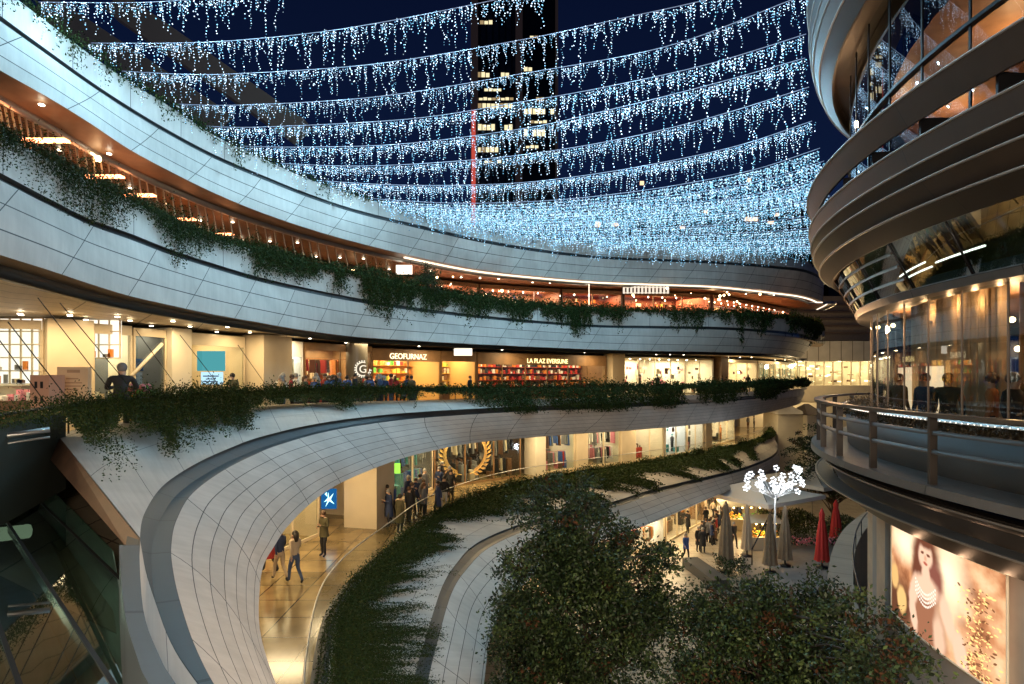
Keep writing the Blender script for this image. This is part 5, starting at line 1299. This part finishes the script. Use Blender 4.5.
def person(loc, yaw, pose, top, bot, label, hair=0, long=0, coat=None, h=1.0, group=None, shoe='black', extra=None):
    E = empty('person', tuple(loc), yaw, label, 'person', group); E.scale = (h, h, h)
    o = bpy.data.objects.new('body', BODY[pose][0]); COL.objects.link(o); o.parent = E
    for i, m in enumerate((SK, CLO[top], CLO[bot], CLO[shoe])):
        o.material_slots[i].link = 'OBJECT'; o.material_slots[i].material = m
    q = bpy.data.objects.new('hair', HAIR[(pose, long)]); COL.objects.link(q); q.parent = E; q.material_slots[0].link = 'OBJECT'; q.material_slots[0].material = HAIRM[hair] if hair < 3 else CLO['grey']
    if coat: 
        q = bpy.data.objects.new('coat', COAT[(pose, coat)]); COL.objects.link(q); q.parent = E; q.material_slots[0].link = 'OBJECT'; q.material_slots[0].material = CLO[top]
    return E
PI = math.pi
def on(px, py, z): return P(px, py, z)
# man leaning on the second gallery rail, back to us
a = isect(Ctop, 112)[0]
pr = person((a.x - .35, a.y + .85, 0), PI + .5, 'lean', 'black', 'black', 'man in a black jacket and grey hood leaning beside the cream notice board', hair=3, h=1.25)
# first gallery
person(on(324, 556, -5.1), -.5, 'phone', 'olive', 'black', 'person in an olive coat looking at a phone beside the blue poster', hair=1, coat=.75)
person(on(280, 580, -5.1), -2.2, 'walk', 'navy', 'beige', 'man in a navy jacket and beige trousers walking with a companion', hair=0)
person(on(295, 583, -5.1), -2.2, 'walk', 'beige', 'denim', 'person in a beige jacket and dark jeans walking beside the navy jacket', hair=0, long=1)
person(on(270, 572, -5.1), -2.0, 'walk', 'red', 'black', 'person in a red coat half hidden at the edge of the curved band', hair=1, long=1, coat=.5)
person(on(400, 534, -5.1), 2.6, 'stand', 'olive', 'black', 'person in a dark olive coat close to the first gallery rim', hair=0, coat=.5)
person(on(392, 520, -5.1), .6, 'walk', 'blue', 'black', 'person in a blue top and black trousers under the green sign', hair=0)
person(on(409, 524, -5.1), 2.2, 'stand', 'black', 'black', 'person in black behind the olive coat', hair=1)
person(on(416, 512, -5.1), 0, 'phone', 'navy', 'denim', 'person in a navy coat looking down among the crowd by the shop', hair=0, coat=.75)
person(on(424, 519, -5.1), 1.5, 'stand', 'grey', 'black', 'person in a grey coat beside the crowd by the shop', hair=1, long=1, coat=.75)
person(on(438, 516, -5.1), -1.3, 'walk', 'navy', 'black', 'person in a dark blue coat near the middle of the rim', hair=0, coat=.5)
person(on(444, 510, -5.1), .3, 'stand', 'black', 'white', 'person with pale trousers near the middle of the rim', hair=0)
person(on(451, 502, -5.1), -.2, 'stand', 'black', 'black', 'person standing in black left of the gold laurel wreath', hair=0, h=1.03)
person(on(384, 494, -5.1), 1.2, 'stand', 'black', 'black', 'person in black inside the bright shop by the pier', hair=0)
person(on(732, 434.5, -5.1), .4, 'walk', 'black', 'black', 'lone person in black walking at the far right of the first gallery', hair=0, coat=.75, h=1.1)
person(on(748, 429.5, -5.1), .4, 'stand', 'grey', 'brown', 'left one of the two grey shoppers at the far right of the first gallery', hair=0)
person(on(754, 428.8, -5.1), 1.4, 'stand', 'grey', 'black', 'right one of the two grey shoppers at the far right of the first gallery', hair=1)
# second gallery: seated cafe guests and passers
rp = random.Random(9)
tops = ['navy', 'red', 'black', 'grey', 'denim', 'beige', 'brown', 'white', 'blue', 'olive']
lab2 = [(233, 'olive', 'person in an olive jacket right of the pale blue menu screen'), (283, 'brown', 'person in brown just right of the thick cream column'), (296, 'white', 'person in white at the white shop'), (305, 'olive', 'person in green left of the amber shop'),
        (316, 'beige', 'person in beige at the left edge of the amber shop'), (325, 'red', 'cafe guest in red outside the amber shop'), (332, 'navy', 'cafe guest in navy beside the red one'), (339, 'denim', 'cafe guest in a pale denim jacket'), (347, 'blue', 'cafe guest in blue left of the dark column'), (355, 'black', 'cafe guest in black in front of the round emblem'),
        (366, 'grey', 'cafe guest in grey at the foot of the dark column'), (378, 'black', 'person in black right of the dark column'), (391, 'red', 'person in dark red under the gold GEOFURNAZ sign'), (407, 'navy', 'person in navy at the right end of the GEOFURNAZ shop'), (470, 'black', 'person in black under the hanging white sign board'), (640, 'brown', 'person in brown in the brightest shopfront'), (657, 'black', 'person in black right of the brown one in the brightest shopfront'),
        (722, 'grey', 'person in grey beside the brown pier'), (748, 'black', 'person in black at the darker glass shopfront')]
for i, (px, t, l) in enumerate(lab2):
    p = inz(W2, px, 0, 3.6 if px < 300 else (4.6 if px < 500 else 3.5)); person(p, rp.uniform(-3, 3), rp.choice(['stand', 'phone', 'walk']), t, rp.choice(['black', 'denim', 'brown']), l, hair=rp.randrange(3), long=rp.randrange(2), h=rp.uniform(.98, 1.1) if px > 300 else 1.06)
# court
crowd = [(688, 533, 'black', 'person in black standing alone left of the crowd'), (698, 520, 'brown', 'person in brown at the left edge of the crowd'), (706, 530, 'black', 'person in black in the left half of the crowd'), (711, 543, 'black', 'person in black walking nearest the viewer in the crowd'), (716, 541, 'red', 'person in dark red walking beside the nearest one in black'),
         (713, 520, 'beige', 'person in a tan coat in the middle of the crowd'), (720, 524, 'white', 'person in white in the middle of the crowd'), (724, 517, 'black', 'tall person in black at the back of the crowd'), (728, 527, 'navy', 'person in navy at the right of the crowd'), (733, 519, 'grey', 'person in grey at the right edge of the crowd'), (738, 513, 'black', 'person in black behind the right edge of the crowd'),
         (745, 504, 'black', 'person in black standing before the market stall'), (741, 500, 'denim', 'person in denim left of the one at the market stall'), (686, 560, 'blue', 'person in a bright blue jacket seen from behind'), (734, 548, 'black', 'person in black beside the beige folded parasol'), (702, 512, 'brown', 'person in brown under the lowest band')]
for i, (px, py, t, l) in enumerate(crowd):
    person(P(px, py, -10.2), rp.uniform(-3, 3), rp.choice(['walk', 'stand', 'walk', 'phone']), t, rp.choice(['black', 'denim', 'black']), l, hair=rp.randrange(3), long=rp.randrange(2), coat=rp.choice([None, .5, .75]), h=rp.uniform(.97, 1.08))
gcrowd = 'dark clad shoppers packed in the court crowd'
for i in range(20):
    px = rp.uniform(697, 745); py = 552 - (px - 697) * .78 + rp.uniform(-9, 7)
    person(P(px, py, -10.2), rp.uniform(-3, 3), rp.choice(['walk', 'stand', 'phone']), rp.choice(['black', 'black', 'navy', 'grey', 'brown']), 'black', 'dark clad shopper in the dense crowd between the lowest band and the market stalls', hair=rp.randrange(3), coat=rp.choice([.5, .75]), h=rp.uniform(.97, 1.08), group=gcrowd)
for i in range(12):
    px = rp.uniform(386, 452); py = 536 - (px - 386) * .52 - rp.uniform(3, 16)
    person(P(px, py, -5.1), rp.uniform(-3, 3), rp.choice(['walk', 'stand', 'phone']), rp.choice(['black', 'navy', 'grey', 'black']), 'black', 'dark clad shopper in the group between the green sign and the laurel wreath', hair=rp.randrange(3), coat=rp.choice([.5, .75]), h=rp.uniform(.97, 1.08), group='dark clad shoppers outside the first gallery shops')
for i in range(22):
    px = rp.uniform(280, 415); p = inz(W2, px, 0, rp.uniform(3.0, 6.0))
    person(p, rp.uniform(-3, 3), rp.choice(['stand', 'phone', 'sit']), rp.choice(tops), 'black', 'cafe guest in the row along the hedge outside the amber shops', hair=rp.randrange(3), long=rp.randrange(2), h=rp.uniform(.97, 1.08), group='cafe guests outside the amber shops')
# diners behind the glass of the round building
for px, t, l in ((899, 'brown', 'diner in brown at the left end of the round glass wall'), (948, 'black', 'diner in black in the middle of the round glass wall'), (925, 'navy', 'diner in navy behind the planter shrubs'), (992, 'rust', 'large seated diner in rust at the right of the round glass wall'), (1013, 'black', 'diner in black at the right edge of the photo')):
    h = ring_hit(px, 12.42); person((h.x, h.y, 0.03), rp.uniform(-3, 3), 'stand', t, 'black', l, hair=0, h=1.0)
# ------------------------------------------------------------------ court: ground, parasols, stalls, lamp
mb = MB(); mb.box(-400, 400, -60, 700, -10.4, -10.2); tag(mb.build('ground', PLAZA), kind='structure')
mb = MB(); c = [P(x, y, -10.196) for x, y in ((742, 552), (800, 530), (846, 530), (850, 600), (790, 620), (740, 590))]; mb.face(c)
tag(mb.build('path', mat('grey_granite', (.16, .16, .16), .6, var=.15)), kind='structure')
CANV = mat('beige_canvas', (.24, .18, .12), .8, var=.15, vscale=4); CANW = mat('white_canvas', (.72, .68, .62), .8); CANR = mat('red_canvas', (.42, .02, .015), .75)
def closed_parasol(px, yb, h, m, label, r=.32, grp=None):
    p = P(px, yb, -10.2); E = empty('folded_parasol', tuple(p), random.Random(px).random() * 3, label, 'parasol', grp)
    mb = MB(); mb.lathe([(0, .0), (.35, 0), (.35, .1), (.05, .12), (.035, h - .1), (0, h - .1)], n=12); mb.build('pole', DARKM, E)
    n = 32; prof = [(.45, .34 * r / .3), (.9, .95 * r), (h * .55, .75 * r), (h * .75, .5 * r), (h * .82, .36 * r), (h * .9, .42 * r), (h, .03)]
    rows = [[(rr * (1 + .22 * math.cos(8 * t)) * math.cos(t), rr * (1 + .22 * math.cos(8 * t)) * math.sin(t), z) for t in [2 * PI * i / n for i in range(n)]] for z, rr in prof]
    mb = MB(); mb.grid(rows, closed=True); mb.build('canopy', m, E)
    mb = MB(); mb.lathe([(.4 * r, h * .80), (.43 * r, h * .82), (.4 * r, h * .84)], n=16); mb.build('strap', m, E)
    return E
closed_parasol(726, 572, 4.3, CANV, 'tall beige folded parasol, leftmost and darkest of its row', .42)
closed_parasol(747, 556, 3.4, mat('pale_canvas', (.40, .32, .23), .8), 'pale cream folded parasol second from the left', .32)
closed_parasol(770, 572, 3.6, CANV, 'beige folded parasol in front of the white lamp tree pole', .34)
closed_parasol(785, 566, 3.8, CANV, 'beige folded parasol right of the white lamp tree pole', .36)
closed_parasol(822, 568, 3.7, CANR, 'larger red folded parasol, nearer the viewer', .34)
closed_parasol(836, 545, 3.2, CANR, 'smaller red folded parasol behind the larger one', .34)
def open_parasol(px, pyb, d, hw, ztop, zedge, rz, m, label):
    x = fx(px, d); E = empty('open_parasol', (x, d, -10.2), rz, label, 'parasol'); t, e = ztop + 10.2, zedge + 10.2
    mb = MB(); n = 8; 
    for q in range(4):
        a = [Vector((-hw, -hw, e)), Vector((hw, -hw, e)), Vector((hw, hw, e)), Vector((-hw, hw, e))]; p0, p1 = a[q], a[(q + 1) % 4]; ap = Vector((0, 0, t))
        rows = [[p0.lerp(p1, i / n).lerp(ap, j / 5) - Vector((0, 0, .25 * math.sin(PI * j / 5) * math.sin(PI * i / n) + .15 * math.sin(PI * j / 5))) for i in range(n + 1)] for j in range(6)]
        mb.grid(rows); mb.grid([[p0.lerp(p1, i / n) for i in range(n + 1)], [p0.lerp(p1, i / n) - Vector((0, 0, .28)) for i in range(n + 1)]])
    mb.build('canopy', m, E)
    mb = MB(); mb.tube([(0, 0, 0), (0, 0, t - .05)], .05, n=8); mb.lathe([(0, 0), (.4, 0), (.4, .1), (0, .12)], n=12); mb.build('pole', STEEL, E)
    mb = MB()
    for sx in (-1, 1):
        for sy in (-1, 1): mb.tube([(0, 0, t - .1), (sx * hw * .97, sy * hw * .97, e - .03)], .02, n=4)
    build_each(mb, 'rib', DARKM, E)
open_parasol(757, 0, 44.5, 3.3, -5.9, -6.9, .55, CANW, 'large open white parasol under the white lamp tree')
open_parasol(812, 0, 47, 3.0, -5.3, -6.3, .5, mat('greige_canvas', (.50, .43, .35), .8), 'large open greige parasol left of the dark tree')
# glowing lamp tree
p = P(775, 566, -10.2); LT = empty('lamp_tree', tuple(p), 0, 'white lamp tree of glowing blossoms on a slim pole in the court', 'lamp')
mb = MB(); mb.tube([(0, 0, 0), (0, 0, 4.4)], .09, n=10, r1=.05); mb.lathe([(0, 0), (.3, 0), (.3, .08), (0, .1)], n=14); mb.build('pole', mat('white_metal', (.7, .7, .7), .4), LT)
rnd = random.Random(12); mbb = MB(); blooms = []
for k in range(34):
    an = rnd.uniform(0, 2 * PI); r = 2.0 * math.sqrt(rnd.random()); q = Vector((r * math.cos(an), r * math.sin(an) * .8, 4.6 + rnd.uniform(-.1, 1.3) + .1 * r))
    mbb.tube([(0, 0, 4.2), (q.x * .5, q.y * .5, 4.5 + (q.z - 4.6) * .3), q], .015, n=4)
    mbl = MB()
    for j in range(5):
        a2 = 2 * PI * j / 5 + an; c = q + Vector((.13 * math.cos(a2), .09 * math.sin(a2), .13 * math.sin(a2 * 1.0))); mbl.ball(c, .075, nu=6, nv=4, sq=(1, 1, .7))
    blooms.append(mbl)
mbb.build('branch', MATS['white_metal'], LT); BM = emis('blossom', (.9, .95, 1), 2.2)
for q in blooms: q.build('blossom_lamp', BM, LT)
lamp('lamp_tree_light', (p.x, p.y - .5, -5.0), 130, (.9, .95, 1), .3)
# market stalls with oranges
def stall(px, py, w, label, seed, d=None):
    p = P(px, py, -10.2); E = empty('market_stall', tuple(p), 0, label, 'market stall'); rnd = random.Random(seed)
    mb = MB(); mb.box(-w / 2, w / 2, -.5, .5, 0, .85); mb.build('counter', CREAM, E)
    mb = MB()
    for sx in (-1, 1): mb.tube([(sx * w / 2, .45, 0), (sx * w / 2, .45, 2.1)], .03, n=5); mb.tube([(sx * w / 2, -.45, 0), (sx * w / 2, -.45, 1.9)], .03, n=5)
    build_each(mb, 'post', DARKM, E)
    mb = MB(); mb.raw([(-w / 2 - .1, -.7, 1.9), (w / 2 + .1, -.7, 1.9), (w / 2 + .1, .6, 2.2), (-w / 2 - .1, .6, 2.2), (-w / 2 - .1, -.7, 1.85), (w / 2 + .1, -.7, 1.85), (w / 2 + .1, .6, 2.15), (-w / 2 - .1, .6, 2.15)], [(0, 1, 2, 3), (7, 6, 5, 4), (0, 4, 5, 1), (3, 2, 6, 7)]); mb.build('awning', CREAML, E)
    mb = MB()
    for k in range(110): mb.ball((rnd.uniform(-w / 2 + .1, w / 2 - .1), rnd.uniform(-.45, .4), .88 + abs(rnd.gauss(0, .14))), .07, mi=rnd.randrange(3), nu=5, nv=4)
    tag(mb.build('fruit', [mat('orange_fruit', (.75, .28, .02), .5), mat('yellow_fruit', (.8, .5, .05), .5), PAL['green']], E), kind='stuff')
    mb = MB()
    for k in range(5): mb.ball((-w / 2 + w * (k + .5) / 5, -.1, 1.7), .07, nu=6, nv=5)
    build_each(mb, 'bulb', emis('stall_bulb', (1, .6, .2), 25), E); lamp('stall_light', (p.x, p.y - .2, p.z + 1.6), 90, (1, .6, .22), .15)
stall(742, 529, 3.4, 'orange lit market stall nearest the crowd', 1); stall(758, 512, 4.2, 'orange lit market stall behind the open white parasol', 2)
stall(762, 548, 2.2, 'small lit fruit stall between the folded beige parasols', 3)
# sloping dark handrail beside the parasols
a, b = P(752, 565, -10.2), P(778, 548, -10.2); mb = MB(); mb.tube([a + Vector((0, 0, 1.0)), b + Vector((0, 0, 3.4))], .05, n=6)
for t in (0, .5, 1): q = a.lerp(b, t); mb.tube([q, q + Vector((0, 0, 1.0 + 2.4 * t))], .035, n=5)
tag(mb.build('stair_handrail', DARKM), 'dark sloping stair handrail between the folded parasols', 'handrail')
# pale planter wall by the blue jacket
a, b = P(690, 566, -10.2), P(722, 590, -10.2); mb = MB()
t = (b - a).normalized(); nn = Vector((-t.y, t.x, 0)) * .5
for z0, z1, s in ((0, .55, 1),):
    pts = [a - nn, b - nn, b + nn, a + nn]; mb.raw([p + Vector((0, 0, z)) for z in (0, .55) for p in pts], [(0, 1, 5, 4), (1, 2, 6, 5), (2, 3, 7, 6), (3, 0, 4, 7), (4, 5, 6, 7)])
tag(mb.build('stone_bench', CLAD2), 'long pale stone bench behind the treetops', 'bench')
# court lamp posts (warm globes above the plaza)
# ------------------------------------------------------------------ tower and roof beams beyond
TW = empty('tower', (fx(515, 150), 150, -10.2), 0, 'dark office tower with rows of lit windows beyond the light strings', 'tower')
def tw(o): o.parent = TW; o.matrix_parent_inverse = Matrix.Translation(-TW.location); return o
d = 150; TWM = panel_mat('tower_glass', (.05, .045, .055), (.012, .01, .01), 1.6, 3.6, .25, .35, coord='P', var=.5)
mb = MB(); mb.box(fx(478, d), fx(516, d), d, d + 18, -10.2, 104); mb.box(fx(522, d), fx(556, d), d + 1, d + 18, -10.2, 98); tw(mb.build('shaft', TWM))
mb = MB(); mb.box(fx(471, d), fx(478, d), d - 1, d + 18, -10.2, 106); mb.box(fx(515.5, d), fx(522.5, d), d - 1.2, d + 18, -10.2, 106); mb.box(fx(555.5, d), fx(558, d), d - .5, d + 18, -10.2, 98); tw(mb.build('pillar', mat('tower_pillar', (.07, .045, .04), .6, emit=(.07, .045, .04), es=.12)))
mb = MB(); rnd = random.Random(4)
rows_ = [(72, 77, 477, 488), (72, 77, 501, 510), (97, 100, 479, 512), (103, 108, 478, 514), (124, 130, 478, 512), (147, 152, 477, 499), (88, 91, 480, 500), (67, 71, 524, 533), (97, 101, 536, 546), (108, 114, 524, 552), (129, 136, 524, 545), (120, 123, 530, 550), (20, 24, 480, 492), (35, 38, 530, 540), (160, 163, 480, 500), (145, 148, 526, 540)]
for y0, y1, x0, x1 in rows_:
    x = x0
    while x < x1 - 1.5:
        if rnd.random() < .85:
            dd = d - .12 if x < 518 else d + .88
            mb.box(fx(x, dd), fx(x + 3.6, dd), dd, dd + .1, zat(y1, dd), zat(y0 + rnd.uniform(0, 1), dd), mi=rnd.choice([0, 0, 0, 1]))
        x += 4.4
build_each(mb, 'window', [emis('office_light', (1, .85, .5), .85), emis('office_dim', (1, .7, .35), .3)], None, tw, most=200)
mb = MB(); mb.box(fx(471.5, d - 1.3), fx(475.5, d - 1.3), d - 1.3, d - 1.1, zat(235, d), zat(112, d)); tw(mb.build('light_strip', emis('red_strip', (1, .14, .10), .42)))
# small far lit windows behind the lowest strings
LB = empty('low_block', (fx(690, 130), 130, -10.2), 0, 'dark low block with a few orange windows behind the lowest light strings', 'building')
mb = MB(); mb.box(-45, 45, 0, 10, 0, zat(250, 130) + 10.2); 
mb.box(-22, 30, 0, 10, 0, zat(206, 130) + 10.2); mb.build('wall', mat('night_block', (.02, .02, .025), .8), LB)
mb = MB()
for x, y, w_, h_ in ((595, 221, 6, 6), (612, 223, 7, 3), (640, 181, 4, 4), (745, 217, 13, 4), (768, 221, 6, 3), (775, 213, 4, 3), (704, 210, 4, 3), (748, 178, 3, 5), (820, 178, 4, 3), (680, 226, 5, 3)):
    mb.box(fx(x, 129.8) - LB.location.x, fx(x + w_, 129.8) - LB.location.x, -.2, -.05, zat(y + h_, 129.8) + 10.2, zat(y, 129.8) + 10.2)
build_each(mb, 'window', emis('far_window', (1, .6, .35), 1.2), LB)
# slanted roof beams at upper left
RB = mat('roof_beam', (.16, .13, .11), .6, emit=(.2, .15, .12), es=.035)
for (ax, ay, bx, by, wpx, lab) in ((122, -8, 305, 120, 30, 'upper of the two wide dark beams slanting behind the upper left light strings'), (50, -6, 222, 108, 30, 'lower of the two wide dark beams slanting behind the upper left light strings')):
    d0 = 38.0; a, b = PD(ax, ay, d0), PD(bx, by, d0); a2, b2 = PD(ax - wpx * .6, ay + wpx * .55, d0), PD(bx - wpx * .6, by + wpx * .55, d0)
    E = empty('roof_beam', tuple(a), 0, lab, 'beam'); vs = [a, b, b2, a2]
    mb = MB(); vv = [v - a for v in vs] + [v - a + Vector((0, 1.5, 0)) for v in vs]; mb.raw(vv, [(0, 1, 2, 3), (7, 6, 5, 4), (0, 4, 5, 1), (1, 5, 6, 2), (2, 6, 7, 3), (3, 7, 4, 0)]); mb.build('beam', RB, E)
# ------------------------------------------------------------------ glass roof at bottom left
GR = empty('glass_roof', tuple(P(60, 560, -.6)), 0, 'dark reflective glass roof panels with black joints at the bottom left', 'glass roof')
def gr(o): o.parent = GR; o.matrix_parent_inverse = Matrix.Translation(-GR.location); return o
ed = [P(x, y, -.6) for x, y in ((28, 470), (60, 497), (112, 549), (121, 600), (136, 650), (150, 684), (230, 800))]
far = [Vector((-30, 20, -.6)), Vector((-16.5, 16.0, -.6))]
ed = [Vector((-16.5, 20, -.6)), Vector((-13.8, 17.2, -.6))] + ed + [Vector((-.8, 1.0, -.6))]
mb = MB(); mb.grid([ed, [Vector((-34, p.y - 3, -.6)) for p in ed]], smooth=False); gr(mb.build('glass_pane', GLASSG))
mb = MB()
def clipx(c):      # joints along (1,-1)
    return None
for c, t0, t1 in ((2.35, 14.2, 2.7), (1.5, 12, 2.2), (.8, 12, 2.0), (.1, 12, 1.6), (-.7, 12, 1.6), (-1.5, 12, 1.5), (-2.4, 12, 1.5), (-3.4, 12, 1.5)):
    # x + y = c ; point y=t
    y1 = 4.6 if c > 2 else (4.4 if c > 1.2 else (3.6 if c > .5 else 2.4))
    mb.box(-.0, .0, 0, 0, 0, 0) if 0 else None
    a, b = Vector((c - t0, t0, -.59)), Vector((c - y1, y1, -.59)); t = (b - a).normalized(); nn = Vector((-t.y, t.x, 0)) * .018
    mb.raw([a - nn, b - nn, b + nn, a + nn] + [p - Vector((0, 0, .12)) for p in (a - nn, b - nn, b + nn, a + nn)], [(0, 1, 2, 3), (0, 4, 5, 1), (1, 5, 6, 2), (2, 6, 7, 3), (3, 7, 4, 0)])
for k in range(7):
    a = Vector((-14 + k * 2.3 - 2, 11.5 - k * 2.3 - 2, -.66)); b = a + Vector((4.6, 4.6, 0)) * .0
gr(mb.build('joint', DARKM))
mb = MB(); mb.grid([[Vector((p.x, p.y, -3.4)) for p in ed], [Vector((-34, p.y - 3, -3.4)) for p in ed]], smooth=False); mb.grid([[p + Vector((.02, 0, -.03)) for p in ed], [Vector((p.x + .02, p.y, -3.4)) for p in ed]]); gr(mb.build('underside', mat('dark_green_soffit', (.16, .21, .18), .6, var=.5, vscale=1.2)))
mb = MB(); a = PD(-30, 441, 9.0); b = PD(50, 429.5, 9.6); mb.tube([a, b], .045, n=8)
mb.tube([PD(-30, 449, 9.0), PD(50, 437, 9.6)], .02, n=6)
gr(mb.build('handrail', STEEL))
mb = MB(); mb.tube([PD(-30, 538, 9.2), PD(29, 531, 9.4)], .11, n=8); gr(mb.build('tube_light', emis('green_tube', (.85, 1, .68), .6)))
for x, y in ((-7, 7), (-12, 10), (-4.5, 3.5)): lamp('underside_fill', (x, y, -1.4), 45, (.85, 1, .75), .1)  # added lamps that brighten the surface below the glass
# cover the floor hole left of the L1 gallery
# ------------------------------------------------------------------ camera, world, fill of the night sky
cam = bpy.data.cameras.new('camera'); cam.sensor_width = 36; cam.lens = F / 1024 * 36; cam.shift_y = (HY - 342) / 1024; cam.clip_end = 2000; cam.clip_start = .05
co = bpy.data.objects.new('camera', cam); COL.objects.link(co); co.location = (0, 0, HC); co.rotation_euler = (math.pi / 2, 0, 0); SC.camera = co
w = bpy.data.worlds.new('World'); SC.world = w; w.use_nodes = True; N = w.node_tree.nodes; L = w.node_tree.links
bg = N['Background']; tc = N.new('ShaderNodeTexCoord'); sp = N.new('ShaderNodeSeparateXYZ'); L.new(tc.outputs['Generated'], sp.inputs[0])
cr = N.new('ShaderNodeValToRGB'); e = cr.color_ramp.elements; e[0].position = 0; e[0].color = (.010, .028, .085, 1); e[1].position = .7; e[1].color = (.0010, .0022, .012, 1); q = e.new(.3); q.color = (.003, .0075, .030, 1)
L.new(sp.outputs[2], cr.inputs[0]); L.new(cr.outputs[0], bg.inputs[0]); bg.inputs[1].default_value = SKYS
SC.view_settings.view_transform = 'Standard'; SC.view_settings.look = 'None'; SC.view_settings.gamma = 1; SC.view_settings.exposure = EXPO
SC.render.engine = 'CYCLES'; cy = SC.cycles; cy.use_denoising = True; cy.max_bounces = 6; cy.diffuse_bounces = 3; cy.glossy_bounces = 3; cy.transparent_max_bounces = 16; cy.sample_clamp_indirect = 3; cy.sample_clamp_direct = 0; cy.caustics_reflective = False; cy.caustics_refractive = False; cy.use_light_tree = True
